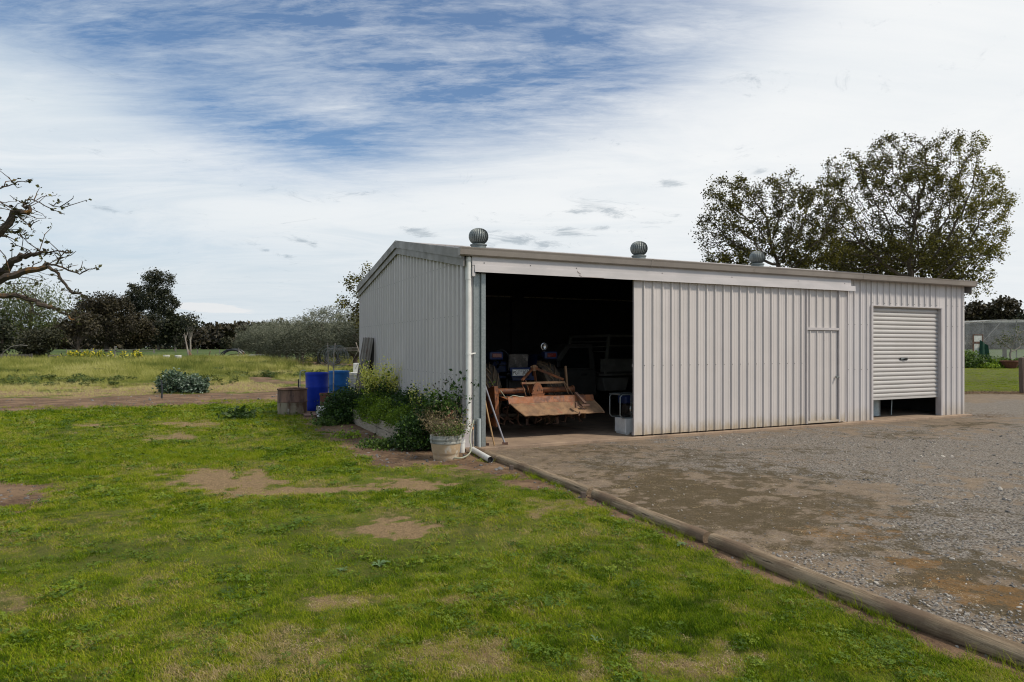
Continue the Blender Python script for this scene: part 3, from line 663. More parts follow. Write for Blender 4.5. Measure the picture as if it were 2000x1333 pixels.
MT['orange'] = surf('orange_paint', (.30, .105, .034), (.17, .066, .028), 5, .65, c3=(.13, .055, .03), c3amt=.45, c3sc=7, bump=.3)
MT['orange_dirty'] = surf('dirt_caked_steel', (.28, .165, .085), (.17, .10, .055), 6, .8, c3=(.26, .085, .045), c3amt=.38, c3sc=4, bump=.4, stretch=(1, 1, 1))
MT['tyre'] = surf('tyre_rubber', (.060, .048, .038), (.15, .11, .07), 9, .9, c3=(.15, .10, .06), c3amt=.4, c3sc=5, bump=.3)
MT['lug'] = surf('dusty_lugs', (.30, .20, .115), (.16, .11, .07), 9, .9, c3=(.08, .06, .045), c3amt=.35, c3sc=6)
MT['ute_tray'] = surf('shaded_tray_paint', (.17, .165, .145), (.12, .115, .10), 3, .5)  # white tray with shade put into its colour, less than on the cab
MT['tblue'] = surf('tractor_blue', (.010, .026, .10), (.008, .018, .065), 6, .5, c3=(.05, .04, .04), c3amt=.33)
MT['iron'] = surf('greasy_iron', (.03, .028, .026), (.05, .042, .035), 9, .6, metal=.3)
MT['red_lens'] = surf('red_lens', (.13, .014, .01), (.09, .01, .008), 9, .25)
MT['plate'] = surf('plate_white', (.80, .80, .76), (.7, .7, .66), 9, .4, c3=(.4, .37, .32), c3amt=.2, c3sc=14)
MT['ink'] = surf('black_ink', (.015, .015, .015), None, 9, .5)
MT['ute'] = surf('shaded_white_paint', (.060, .058, .052), (.045, .043, .038), 3, .45)  # white body paint darkened so its colour carries the shed's inside shade
MT['glass'] = surf('dark_glass', (.01, .012, .013), None, 3, .08)
MT['chrome'] = surf('bright_metal', (.5, .5, .48), (.4, .4, .4), 9, .2, metal=.9)
MT['bark'] = surf('dark_bark', (.060, .045, .033), (.095, .075, .058), 9, .95, stretch=(3, 3, .6), bump=.6, bsc=18)
MT['bark_pale'] = surf('pale_gum_bark', (.30, .27, .23), (.16, .13, .11), 1.5, .9, stretch=(1, 1, .3), bump=.3)
MT['bark_lichen'] = surf('lichened_bark', (.038, .027, .019), (.075, .056, .042), 9, .95, stretch=(1, 1, 1), c3=(.22, .105, .02), c3amt=.40, c3sc=6, bump=1.0, bsc=35)
MT['stem'] = surf('green_stem', (.09, .11, .04), (.13, .12, .06), 9, .8)
MT['drystem'] = surf('dry_stem', (.22, .165, .095), (.13, .095, .055), 9, .9)
LM = {}
LM['elm'] = leafmat('leaf_spring', [(0, (.028, .026, .007)), (.5, (.085, .080, .013)), (1, (.22, .205, .030))], .35)
LM['dark'] = leafmat('leaf_dark_evergreen', [(0, (.010, .014, .007)), (.6, (.024, .030, .012)), (1, (.055, .055, .025))], .1)
LM['gum'] = leafmat('leaf_gum', [(0, (.014, .018, .010)), (.6, (.030, .036, .017)), (1, (.070, .068, .034))], .1)
LM['brownish'] = leafmat('leaf_bronze', [(0, (.020, .016, .009)), (.6, (.040, .034, .016)), (1, (.075, .062, .028))], .15)
LM['willow'] = leafmat('leaf_pale_willow', [(0, (.040, .055, .014)), (.6, (.085, .11, .026)), (1, (.15, .17, .05))], .3)
LM['olive'] = leafmat('leaf_olive', [(0, (.038, .044, .024)), (.55, (.090, .10, .062)), (1, (.23, .24, .17))], .1)
LM['bush'] = leafmat('leaf_bush', [(0, (.020, .022, .011)), (.6, (.042, .044, .022)), (1, (.085, .08, .04))], .1)
LM['parsley'] = leafmat('leaf_parsley', [(0, (.010, .030, .006)), (.55, (.030, .072, .010)), (1, (.085, .15, .022))], .25)
LM['lime'] = leafmat('leaf_lime', [(0, (.06, .11, .008)), (.55, (.14, .22, .014)), (1, (.28, .37, .03))], .35)
LM['flower'] = leafmat('flower_yellow', [(0, (.55, .54, .08)), (.5, (.80, .76, .16)), (1, (.90, .87, .38))], .3)
LM['yellow'] = leafmat('flower_deep_yellow', [(0, (.45, .38, .02)), (.5, (.65, .55, .03)), (1, (.75, .68, .08))], .2)
LM['bean'] = leafmat('leaf_broad_bean', [(0, (.030, .065, .030)), (.55, (.075, .125, .070)), (1, (.30, .37, .30))], .2)
LM['dry'] = leafmat('leaf_dry', [(0, (.07, .055, .025)), (.5, (.16, .13, .06)), (1, (.30, .25, .13))], .2)
LM['bud'] = leafmat('leaf_bud', [(0, (.035, .030, .018)), (.5, (.06, .065, .02)), (1, (.13, .13, .05))], .25)
LM['garden'] = leafmat('leaf_garden', [(0, (.03, .06, .012)), (.5, (.075, .13, .02)), (1, (.18, .26, .05))], .3)

# ------------------------------------------------------------------ foliage tools
def leaves(name, P, size, mat, parent, rng, up=0.0, elong=1.7, size_var=.45, tint=None, tv=.28, droop=0.0):
    """one small folded leaf (two triangles joined in a quad) at each point, set every way"""
    P = np.asarray(P, float); n = len(P)
    d = rng.normal(size=(n, 3)); d[:, 2] = d[:, 2] * .7 + up - droop; d /= np.linalg.norm(d, axis=1)[:, None]
    q = rng.normal(size=(n, 3)); q -= d * (q * d).sum(1)[:, None]; q /= np.linalg.norm(q, axis=1)[:, None]
    w = np.cross(d, q)
    L = size * (1 + size_var * rng.normal(size=n)).clip(.4, 2.2)
    L = L[:, None]; a = P; c = P + d * L; mid = P + d * L * .45 - w * L * .08
    V = np.stack([a, mid + q * L * .5 / elong, c, mid - q * L * .5 / elong], 1).reshape(-1, 3)
    if tint is None: tint = np.full(n, .45)
    T = np.clip(tint + rng.normal(size=n) * tv, 0, 1)
    return fast_mesh(name, V, np.arange(n * 4).reshape(-1, 4), mat, parent, np.repeat(T, 4))

def grow(att, root, step=.35, kill=.7, infl=1e9, maxn=4000, rng=None, jitter=.18, trunk=None):
    att = np.asarray(att, float); nodes = [np.array(p, float) for p in (trunk or [root])]; par = [-1] + list(range(len(nodes) - 1))
    near = np.full(len(att), -1); nd = np.full(len(att), 1e18)
    def upd(i0):
        NN = np.array(nodes[i0:])
        for k, p in enumerate(NN):
            dd = ((att - p) ** 2).sum(1); m = dd < nd; nd[m] = dd[m]; near[m] = i0 + k
    upd(0); alive = np.ones(len(att), bool); seen = {}
    for it in range(400):
        alive &= nd > kill * kill
        idx = np.where(alive & (nd < infl * infl))[0]
        if not len(idx) or len(nodes) > maxn: break
        NA = np.array(nodes); D = att[idx] - NA[near[idx]]; D /= np.linalg.norm(D, axis=1)[:, None]
        acc = np.zeros((len(nodes), 3)); np.add.at(acc, near[idx], D)
        i0 = len(nodes); grew = False
        for k in np.unique(near[idx]):
            v = acc[k]; l = np.linalg.norm(v)
            if l < 1e-3: v = rng.normal(size=3); l = np.linalg.norm(v)
            v = v / l + rng.normal(size=3) * jitter; v /= np.linalg.norm(v)
            if seen.get(k, 0) > 3: 
                alive[idx[near[idx] == k]] = False; continue
            seen[k] = seen.get(k, 0) + 1
            nodes.append(nodes[k] + v * step); par.append(int(k)); grew = True
        if not grew: break
        upd(i0)
    return np.array(nodes), np.array(par)
def skeleton(nodes, par, r0=.012, ex=2.4, rmax=None):
    n = len(nodes); r = np.zeros(n); acc = np.zeros(n); kids = [[] for _ in range(n)]
    for i in range(n - 1, 0, -1): kids[par[i]].append(i)
    for i in range(n - 1, -1, -1):
        r[i] = max(acc[i], r0 ** ex) ** (1 / ex)
        if par[i] >= 0: acc[par[i]] += r[i] ** ex
    if rmax: r = r * min(1, 1) ; r = np.where(r > rmax, rmax + (r - rmax) * .2, r)
    return r, kids
def wood(nodes, par, r, kids, name, mat, parent, minr=0.0, flare=1.25):
    mb = MB(); n = len(nodes); starts = [(0, None)]
    while starts:
        i, fr = starts.pop(); line = [] if fr is None else [fr]
        rr = [] if fr is None else [r[i]]
        while True:
            line.append(i); rr.append(r[i]); ks = kids[i]
            if not ks: break
            ks = sorted(ks, key=lambda k: -r[k])
            for k in ks[1:]: starts.append((k, i))
            i = ks[0]
        if len(line) > 1 and max(rr) > minr:
            if fr is None: rr[0] *= flare
            rr[-1] *= .5
            m = max(rr); mb.tube([nodes[k] for k in line], rr, 8 if m > .1 else (5 if m > .03 else 3), cap=False)
    return mb.build(name, mat, parent, smooth=True, normals=False)
def in_ellipsoids(E, n, rng, shell=0.0):
    """points spread over a set of ellipsoids (cx,cy,cz,rx,ry,rz); shell pushes them outwards"""
    vol = np.array([e[3] * e[4] * e[5] for e in E]) ** .8; k = rng.choice(len(E), n, p=vol / vol.sum()); E = np.array(E)[k]
    d = rng.normal(size=(n, 3)); d /= np.linalg.norm(d, axis=1)[:, None]
    rad = rng.random(n) ** (1 / (3 + 5 * shell)); return E[:, :3] + d * rad[:, None] * E[:, 3:]

def branchy_tree(name, label, cat, base, E, trunk, leafm, barkm, seed, natt=900, step=.35, kill=.6, nleaf=9, lsize=.09, lspread=.22, r0=.010, leaf_r=.03, group=None, thin=1.0, tintz=None, ex=2.35, rmax=None, droop=0, minr=0):
    rng = np.random.default_rng(seed); root = empty(name, base, 0, label, cat, group)
    att = in_ellipsoids(E, natt, rng, .2)
    nodes, par = grow(att, None, step, kill, maxn=natt * 5, rng=rng, trunk=trunk)
    r, kids = skeleton(nodes, par, r0, ex, rmax); wood(nodes, par, r, kids, 'trunk', barkm, root, minr)
    tips = np.where(r < leaf_r)[0]; tips = tips[rng.random(len(tips)) < thin]
    cl = vnoise(nodes[tips, 0] * .9 + nodes[tips, 1] * .5, nodes[tips, 2] * .9, seed)          # clumps: some twigs leafier than others
    cnt = np.maximum(0, nleaf * (.25 + 1.5 * cl) * np.where(rng.random(len(tips)) < .5, 1.75, .25) + rng.normal(size=len(tips))).astype(int)
    P = np.repeat(nodes[tips], cnt, 0); P = P + rng.normal(size=P.shape) * lspread
    t = .45 + .5 * (np.repeat(cl, cnt) - .5)
    if tintz is not None: t = t + tintz(P)
    leaves('crown', P, lsize, leafm, root, rng, tint=t, droop=droop)
    return root

def clump_tree(name, label, cat, base, H, E, leafm, barkm, seed, n=6000, lsize=.3, trunk_r=.2, group=None, limbs=True, shell=.4, droop=0, lean=(0, 0), elong=1.7, per=26, cs=.16, tv=.25, tb=0.0):
    """tree as bunches of leaves set through its crown, limbs reaching to them"""
    rng = np.random.default_rng(seed); root = empty(name, base, 0, label, cat, group)
    nb = max(8, n // per); C = in_ellipsoids(E, nb, rng, shell)
    C = C[C[:, 2] > .05 * H]; sc = np.array([e[3] for e in E]).mean() * cs
    cnt = per; P = np.repeat(C, cnt, 0); P = P + rng.normal(size=P.shape) * sc * np.array([1, 1, .75])
    P[:, 2] = np.maximum(P[:, 2], .05)
    t = np.repeat(rng.random(len(C)) * .5 + .2, cnt) + (P[:, 2] / H - .5) * .2 + tb
    leaves('crown', P, lsize, leafm, root, rng, tint=t, droop=droop, elong=elong, tv=tv)
    mb = MB(); top = Vector((lean[0], lean[1], H * .72))
    tr = [Vector((0, 0, -.1)), Vector((lean[0] * .2, lean[1] * .2, H * .25)), Vector((lean[0] * .6, lean[1] * .6, H * .5)), top]
    mb.tube(tr, [trunk_r * 1.25, trunk_r, trunk_r * .7, trunk_r * .3], 8, cap=False)
    if limbs:
        for k in rng.choice(len(C), min(len(C), 34), replace=False):
            c = Vector(C[k]); f = rng.uniform(.3, .85) * min(1, max(c.z, .1) / (H * .72)); a = Vector((lean[0] * f, lean[1] * f, H * .72 * f))
            m = (a + c) / 2 + Vector((0, 0, -.04 * H)); mb.tube([a, m, c], [trunk_r * .34, trunk_r * .22, trunk_r * .06], 4, cap=False)
    mb.build('trunk', barkm, root, smooth=True, normals=False)
    return root
#@@REST
# ------------------------------------------------------------------ the two big trees behind the shed, and one behind its far gable
def rel(px, py, D, bx, by):                       # point relative to a tree base
    p = at(px, py, D); return (p.x - bx, p.y - by, p.z)
def ball(px, py, rpx, rpz, D, bx, by, ry=None):
    x, y, z = rel(px, py, D, bx, by); k = D / F_PX; return (x, y, z, rpx * k, ry or rpx * k * .8, rpz * k)
def big_right():
    D = 34; bx, by = at(1765, 600, D).x, D
    E = [ball(*a, D, bx, by) for a in ((1750, 300, 60, 48), (1660, 350, 65, 55), (1850, 300, 75, 50), (1900, 390, 75, 70), (1790, 400, 110, 75), (1640, 440, 80, 50), (1930, 460, 45, 50), (1680, 500, 80, 40), (1880, 520, 60, 50), (1780, 480, 110, 50), (1900, 560, 45, 25), (1690, 320, 25, 30), (1940, 400, 40, 45))]
    T = [(0, 0, -.1), (0, 0, .5), (.02, 0, 1.0), (.05, 0, 1.5), (.05, 0, 1.9)]
    branchy_tree('broadleaf_tree', 'tallest broad tree coming into leaf behind the right half of the shed roof', 'tree', (bx, by, 0), E, T, LM['elm'], MT['bark'], 5,
                 natt=3300, step=.26, kill=.40, nleaf=40, lsize=.085, lspread=.12, r0=.0135, leaf_r=.030, tintz=lambda P: sstep(P[:, 0], 0.5, 4.2) * .45 - .12, ex=2.5, rmax=.26)  # tint rises to the right: sunlit side painted into the leaf colour
def big_left():
    D = 32; bx, by = at(1545, 600, D).x, D
    E = [ball(*a, D, bx, by) for a in ((1425, 380, 55, 45), (1520, 390, 60, 55), (1410, 450, 60, 45), (1500, 460, 90, 50), (1600, 420, 65, 55), (1580, 490, 80, 40), (1420, 505, 55, 25), (1545, 345, 20, 25))]
    T = [(0, 0, -.1), (0, 0, .5), (-.02, 0, 1.0), (-.1, 0, 1.5), (-.15, 0, 2.0)]
    branchy_tree('broadleaf_tree', 'lower spreading tree behind the shed roof beside the third vent', 'tree', (bx, by, 0), E, T, LM['elm'], MT['bark'], 8,
                 natt=2500, step=.25, kill=.40, nleaf=42, lsize=.085, lspread=.12, r0=.0145, leaf_r=.032, tintz=lambda P: P[:, 0] * 0 - .14, ex=2.5, rmax=.22)
def behind_gable():
    D = 42; bx, by = at(765, 600, D).x, D
    E = [ball(*a, D, bx, by) for a in ((705, 548, 38, 24), (685, 580, 30, 16), (740, 560, 50, 50), (760, 610, 90, 50))]
    branchy_tree('broadleaf_tree', 'leafy tree showing past the back corner of the shed roof', 'tree', (bx, by, 0), E, [(0, 0, -.1), (0, 0, .6), (0, 0, 1.2)], LM['elm'], MT['bark'], 9,
                 natt=800, step=.3, kill=.5, nleaf=40, lsize=.12, lspread=.15, r0=.012, leaf_r=.035)
big_right(); big_left(); behind_gable()
def dense(name, label, cat, D, bpx, E, leafm, barkm, seed, n=7000, lsize=.3, tr=.2, group=None, basepy=None, **k):
    z = float(terrain(0, D)); bx = at(bpx, 600, D).x
    EE = [ball(*a, D, bx, D) for a in E]; EE = [(e[0], e[1], e[2] - z, e[3], e[4], e[5]) for e in EE]
    H = max(e[2] + e[5] for e in EE)
    return clump_tree(name, label, cat, (bx, D, z), H, EE, leafm, barkm, seed, n, lsize, tr, group, **k)
# dark trees under the big ones' shoulders and past the right corner
dense('evergreen_tree', 'dense dark evergreen filling in under the tallest tree behind the shed', 'tree', 38, 1800, ((1780, 520, 90, 45), (1700, 510, 70, 40), (1860, 500, 60, 55), (1600, 530, 75, 32), (1650, 500, 40, 25)), LM['elm'], MT['bark'], 21, 15000, .15, .25, per=60, cs=.2, tb=-.22)
dense('bronze_tree', 'dark bronze tree beyond the net enclosure next to the shed corner', 'tree', 95, 1915, ((1910, 625, 38, 30), (1880, 630, 30, 25)), LM['brownish'], MT['bark'], 22, 6000, .40, .22)
dense('bronze_tree', 'rounder bronze tree rising behind the middle of the net enclosure', 'tree', 92, 1962, ((1962, 612, 26, 28), (1965, 640, 30, 22)), LM['brownish'], MT['bark'], 23, 5000, .38, .22)
dense('bronze_tree', 'dark tree at the right edge behind the net enclosure', 'tree', 90, 2015, ((2010, 632, 34, 18),), LM['dark'], MT['bark'], 24, 4000, .38, .2)
# left background
dense('gum_tree', 'tallest gum tree with twin dark crowns beyond the paddock', 'tree', 200, 310, ((298, 550, 16, 24), (322, 552, 15, 24), (300, 585, 22, 24), (326, 592, 18, 26), (312, 622, 26, 20), (300, 650, 28, 26), (330, 655, 20, 22)), LM['gum'], MT['bark_pale'], 31, 26000, .42, .30, per=60, cs=.20, droop=.6)
dense('gum_tree', 'slighter gum tree with pale forked stems left of the twin gums', 'tree', 205, 264, ((262, 570, 14, 14), (252, 588, 12, 10), (276, 590, 13, 14), (264, 606, 18, 8)), LM['gum'], MT['bark_pale'], 32, 6500, .42, .28, per=50, cs=.22, droop=.6)
dense('spreading_tree', 'wide flat topped dark tree between the willow and the gums', 'tree', 170, 208, ((200, 592, 40, 16), (180, 610, 35, 25), (225, 605, 30, 22), (205, 640, 55, 32)), LM['brownish'], MT['bark'], 33, 26000, .40, .4, per=60, cs=.14, tb=-.1)
dense('round_tree', 'low round dark tree at the foot of the slighter gum', 'tree', 180, 262, ((262, 645, 34, 30),), LM['brownish'], MT['bark'], 34, 6000, .6, .3, per=30)
dense('round_tree', 'dark tree just right of the twin gums', 'tree', 185, 342, ((342, 636, 26, 18), (335, 655, 22, 22)), LM['dark'], MT['bark_pale'], 35, 5000, .6, .25, per=30)
dense('sparse_tree', 'thin half bare tree in front of the far wood', 'tree', 175, 372, ((370, 628, 16, 12),), LM['gum'], MT['bark_pale'], 36, 900, .5, .2, per=10, cs=.35)
dense('willow_tree', 'pale green drooping tree at the left edge behind the near branches', 'tree', 105, 60, ((60, 590, 62, 42), (10, 600, 50, 45), (100, 620, 35, 40), (40, 640, 60, 35), (-50, 620, 50, 50)), LM['willow'], MT['bark'], 37, 15000, .34, .25, per=16, cs=.24, droop=1.4, elong=3.2, shell=.1)
dense('evergreen_tree', 'black green tree at the left frame edge below the willow', 'tree', 90, 4, ((0, 655, 28, 32), (-40, 650, 40, 40)), LM['dark'], MT['bark'], 38, 5000, .34, .2)
dense('round_bush', 'big round dark bush beside the slatted rail fence', 'bush', 76, 78, ((75, 667, 33, 22), (100, 655, 22, 12), (60, 678, 26, 16)), LM['bush'], MT['bark'], 39, 9000, .20, .12, per=34, cs=.16)
dense('fruit_tree', 'small dark tree on a bare trunk right of the round bush', 'tree', 78, 152, ((140, 640, 26, 14), (155, 625, 30, 14), (175, 645, 22, 12)), LM['brownish'], MT['bark'], 40, 2600, .24, .16, per=20, cs=.2)
dense('round_bush', 'small round green bush in front of the far wood', 'bush', 160, 443, ((443, 669, 11, 9),), LM['bush'], MT['bark'], 41, 1500, .4, .1)
rng = np.random.default_rng(77)
tr_protos = []
px = 372; k = 0
# the far wood: a belt that reads as one mass
Pw = []; Cw = 0
for i_ in range(420):
    D = rng.uniform(225, 300); px = rng.uniform(-250, 760) if i_ < 250 else rng.uniform(1850, 2300)
    top = 640 - 14 * vnoise(px / 38., 0, 4) - (6 if 480 < px < 720 else 0) + rng.uniform(0, 12) if px < 1000 else 640
    h = CAM_H + (Y_H - top) / F_PX * D - .9; x = (px - 1000) / F_PX * D
    m = 240; d = rng.normal(size=(m, 3)); d /= np.linalg.norm(d, axis=1)[:, None]; w_ = rng.uniform(2.6, 4.5)
    c = rng.normal(size=(9, 3)) * np.array([w_ * .55, w_ * .5, h * .25]) + np.array([0, 0, h * .52]); q = np.repeat(c, m // 9, 0)
    q = q + rng.normal(size=q.shape) * np.array([w_ * .26, w_ * .26, h * .09]); q[:, 2] = np.clip(q[:, 2], -.3, h)
    Pw.append(np.c_[q + np.array([x, D, .9]), np.full(len(q), rng.uniform(.15, .7))])
Pw = np.concatenate(Pw)
wood_ = leaves('far_wood', Pw[:, :3], 1.15, LM['brownish'], None, rng, tint=Pw[:, 3], elong=1.3, tv=.2)
tag(wood_, 'long dark belt of bush trees along the horizon', 'wood', kind='stuff')
# olives: one row running away from the shed
def olive_proto(seed, label):
    rng = np.random.default_rng(seed); H = 4.6; E = []
    for k in range(9):
        a = rng.uniform(0, 6.28); E.append((math.cos(a) * 1.3, math.sin(a) * 1.3, rng.uniform(1.0, 3.3), 1.3, 1.3, 1.05))
    E.append((0, 0, 3.3, 1.3, 1.3, 1.25))
    root = empty('olive_tree', (0, 0, 0), 0, label, 'tree', 'olive trees in the row beyond the shed')
    P = in_ellipsoids(E, 950, rng, .5); P = np.repeat(P, 15, 0); t = np.repeat(rng.random(950) * .35 + .12, 15)
    up = rng.random(len(P))[:, None]; d = rng.normal(size=(950, 3)) * .3 + np.array([0, 0, 1.0]); d = np.repeat(d, 15, 0)
    P = P + d * up * .42 + rng.normal(size=P.shape) * .07; t = t + up[:, 0] * .10 + sstep(P[:, 2], 1.5, 4.2) * .38
    leaves('crown', P, .13, LM['olive'], root, rng, tint=t, up=.9, elong=4.0, tv=.13)
    mb = MB()
    mb.tube([(0, 0, -.1), (.03, 0, .5), (.0, .05, .95)], [.17, .13, .12], 8, cap=False)
    for k in range(10):
        a = rng.uniform(0, 6.28); mb.tube([(0, .03, .75), (math.cos(a) * .45, math.sin(a) * .45, 1.5), (math.cos(a) * 1.1, math.sin(a) * 1.1, rng.uniform(2.2, 3.4))], [.075, .05, .02], 5, cap=False)
    mb.build('trunk', MT['bark'], root, smooth=True, normals=False); return root
op = [olive_proto(101, 'grey green olive tree in the row beyond the shed'), olive_proto(102, 'grey green olive tree in the row beyond the shed')]
nol = 13; used_ = [False, False]
for k in range(nol):
    t = k / (nol - 1); D = 52 + (104 - 52) * t; x = -10.4 - (39.5 - 10.4) * t
    q = op[k % 2]
    o = q if not used_[k % 2] else copy_tree(q); used_[k % 2] = True
    o.location = (x + random.uniform(-.4, .4), D + random.uniform(-.6, .6), 0); s_ = 1.06 - .10 * t + random.uniform(-.06, .06); o.scale = (s_ * 1.42, s_ * 1.42, s_ * random.uniform(.94, 1.16)); o.rotation_euler = (0, 0, random.uniform(0, 6.28))
    o['label'] = {0: 'olive tree of the row nearest the shed, half hidden by its back corner', nol - 1: 'last small olive tree at the far end of the row'}.get(k, 'grey green olive tree in the row beyond the shed')

# ------------------------------------------------------------------ old fruit tree whose lichened limbs reach in from the left
def near_tree():
    rng = np.random.default_rng(4); root = empty('old_fruit_tree', (-5.3, 5.3, 0), 0, 'old gnarled fruit tree with orange lichened limbs and opening buds at the left edge', 'tree')
    base = Vector((-5.3, 5.3, 0)); mb = MB(); pts = []
    def L(pl, r, n=7):
        P = [at(a, b, d) - base for a, b, d in pl]; P2 = []
        for i in range(len(P) - 1):
            for t in (0, .33, .66): P2.append(P[i].lerp(P[i + 1], t) + Vector(rng.normal(size=3)) * min(r[0], .05) * .13)
        P2.append(P[-1]); rr = np.interp(np.linspace(0, 1, len(P2)), np.linspace(0, 1, len(r)), r) * (1 + rng.normal(size=len(P2)) * .05) * (.78 if r[0] < .12 else 1)
        mb.tube(P2, rr, n, cap=False); return P2
    trunk = L([(-395, 1900, 5.3), (-370, 1200, 5.3), (-350, 900, 5.3), (-330, 740, 5.2)], [.19, .16, .15, .14], 10)
    limbs = [
        ([(-330, 740, 5.2), (-200, 600, 5.1), (-60, 500, 5.0), (0, 452, 5.0), (21, 426, 5.0), (33, 412, 5.0), (55, 415, 5.0), (57, 406, 5.0), (45, 402, 5.0)], [.10, .07, .045, .036, .030, .026, .02, .016, .013]),
        ([(-330, 740, 5.2), (-180, 640, 5.3), (-60, 560, 5.2), (0, 530, 5.2), (24, 513, 5.2), (39, 498, 5.2), (66, 496, 5.2), (93, 494, 5.2)], [.09, .07, .048, .040, .036, .028, .02, .012]),
        ([(-330, 740, 5.2), (-160, 610, 4.7), (0, 546, 4.7), (30, 537, 4.7), (60, 528, 4.7), (92, 521, 4.7)], [.09, .06, .034, .030, .027, .020]),
        ([(92, 521, 4.7), (108, 530, 4.7), (120, 546, 4.7), (132, 562, 4.7), (144, 574, 4.7), (158, 574, 4.7), (168, 580, 4.7)], [.017, .013, .012, .011, .012, .008, .004]),
        ([(85, 522, 4.7), (90, 514, 4.7), (105, 517, 4.7), (122, 522, 4.7), (140, 530, 4.7), (156, 535, 4.7), (174, 526, 4.7), (192, 524, 4.7)], [.014, .012, .009, .008, .007, .006, .005, .003]),
        ([(-330, 740, 5.2), (-140, 620, 4.9), (0, 580, 4.9), (45, 580, 4.9), (66, 589, 4.9), (87, 597, 4.9), (106, 601, 4.9), (120, 611, 4.9), (138, 622, 4.9), (152, 632, 4.9)], [.08, .045, .026, .022, .020, .022, .016, .011, .006, .004]),
        ([(45, 580, 4.9), (58, 589, 4.9), (64, 602, 4.9), (66, 614, 4.9)], [.008, .007, .006, .004]),
        ([(-200, 560, 4.9), (-60, 400, 4.9), (0, 369, 4.9), (24, 360, 4.9), (42, 355, 4.9), (61, 351, 4.9)], [.02, .012, .006, .005, .004, .003]),
        ([(45, 402, 5.0), (50, 392, 5.0), (60, 389, 5.0), (78, 396, 5.0), (92, 405, 5.0), (124, 418, 5.0)], [.008, .007, .006, .005, .005, .003]),
        ([(95, 398, 5.0), (105, 403, 5.0), (123, 406, 5.0)], [.004, .004, .003]),
        ([(33, 420, 5.0), (48, 433, 5.0), (60, 444, 5.0), (62, 450, 5.0)], [.006, .005, .004, .003]),
        ([(-20, 440, 5.1), (10, 452, 5.1), (35, 458, 5.1), (52, 468, 5.1), (61, 458, 5.1)], [.005, .004, .003, .003, .002]),
        ([(-60, 470, 5.2), (0, 460, 5.2), (14, 462, 5.2)], [.02, .016, .008]),
        ([(108, 519, 4.7), (116, 505, 4.7), (126, 492, 4.7)], [.006, .005, .003]),
        ([(93, 494, 5.2), (112, 490, 5.2), (132, 495, 5.2)], [.008, .006, .003]),
        ([(-60, 400, 5.0), (0, 395, 5.0), (16, 404, 5.0), (30, 412, 5.0)], [.01, .007, .006, .004])]
    tw = []
    for pl, r in limbs: tw.append((L(pl, r), r))
    buds = []
    for P2, r in tw:
        for i, p in enumerate(P2[2:]):
            q = p + base
            if q.x / q.y < -.80: continue
            thin = r[-1] < .006
            for _ in range(1 if thin else 2):
                if rng.random() < .50:
                    ln = rng.uniform(.07, .27) * (.6 if thin else 1.0); d = Vector(rng.normal(size=3)); d.z = abs(d.z) * .45; d.x += .5; d.normalize()
                    a = p; pl = [a]
                    for s_ in range(3): a = a + (d + Vector(rng.normal(size=3)) * .35) * ln / 3; pl.append(a)
                    mb.tube(pl, [.004, .0032, .0026, .0018], 4, cap=False)
                    for b in pl[1:]:
                        if rng.random() < .6: buds.append((b, 1.0))
            if rng.random() < .35: buds.append((p, .9))
        buds.append((P2[-1], 1.6))
    mb.build('trunk', MT['bark_lichen'], root, smooth=True, normals=False)
    P = []
    for b, s_ in buds:
        for _ in range(int(2 + 3 * s_ * rng.random())): P.append(np.array(b) + rng.normal(size=3) * .007 * s_)
    leaves('crown', np.array(P), .022, LM['bud'], root, rng, up=.3, elong=1.5)
near_tree()
# ------------------------------------------------------------------ log edging of the drive
def log(pts, r, label, seed):
    rng = np.random.default_rng(seed); P = [Vector((p[0], p[1], r * .62)) for p in pts]; b = P[0].copy(); b.z = 0
    o = empty('edging_log', b, 0, label, 'log', 'round pine logs edging the gravel drive')
    n = int((P[-1] - P[0]).length / .07); Q = []
    cum = np.cumsum([0] + [(P[i + 1] - P[i]).length for i in range(len(P) - 1)])
    for t in np.linspace(0, cum[-1], n):
        i = min(np.searchsorted(cum, t, 'right') - 1, len(P) - 2); f = (t - cum[i]) / (cum[i + 1] - cum[i]); Q.append(P[i].lerp(P[i + 1], f))
    for _ in range(4): Q = [Q[0]] + [(Q[i - 1] + Q[i] * 2 + Q[i + 1]) / 4 for i in range(1, len(Q) - 1)] + [Q[-1]]
    mb = MB(); N_ = 26; vs = []
    for i, p in enumerate(Q):
        d = (Q[min(i + 1, len(Q) - 1)] - Q[max(i - 1, 0)]).normalized(); x = d.cross(Vector((0, 0, 1))).normalized(); y = x.cross(d)
        for j in range(N_):
            a = 2 * math.pi * j / N_
            k = r * (1 + .05 * (vnoise(i * .12, j * .9, seed) - .5) + .07 * (vnoise(i * .05 + 9, (j % N_) * .35, seed + 1) - .5) - .05 * max(0, vnoise(i * .035, j * 1.7, seed + 2) - .72) / .28)
            k *= 1 + .10 * (vnoise(i * .04, 3, seed) - .5)
            if i in (0, len(Q) - 1): k *= .93
            vs.append(p - b + (x * math.cos(a) + y * math.sin(a)) * float(k))
    fs = [(i * N_ + j, i * N_ + (j + 1) % N_, (i + 1) * N_ + (j + 1) % N_, (i + 1) * N_ + j) for i in range(len(Q) - 1) for j in range(N_)]
    fs += [tuple(range(N_))[::-1], tuple((len(Q) - 1) * N_ + j for j in range(N_))]
    mb.add(vs, fs); lg = mb.build('log_body', MT['log'], o, smooth=True)
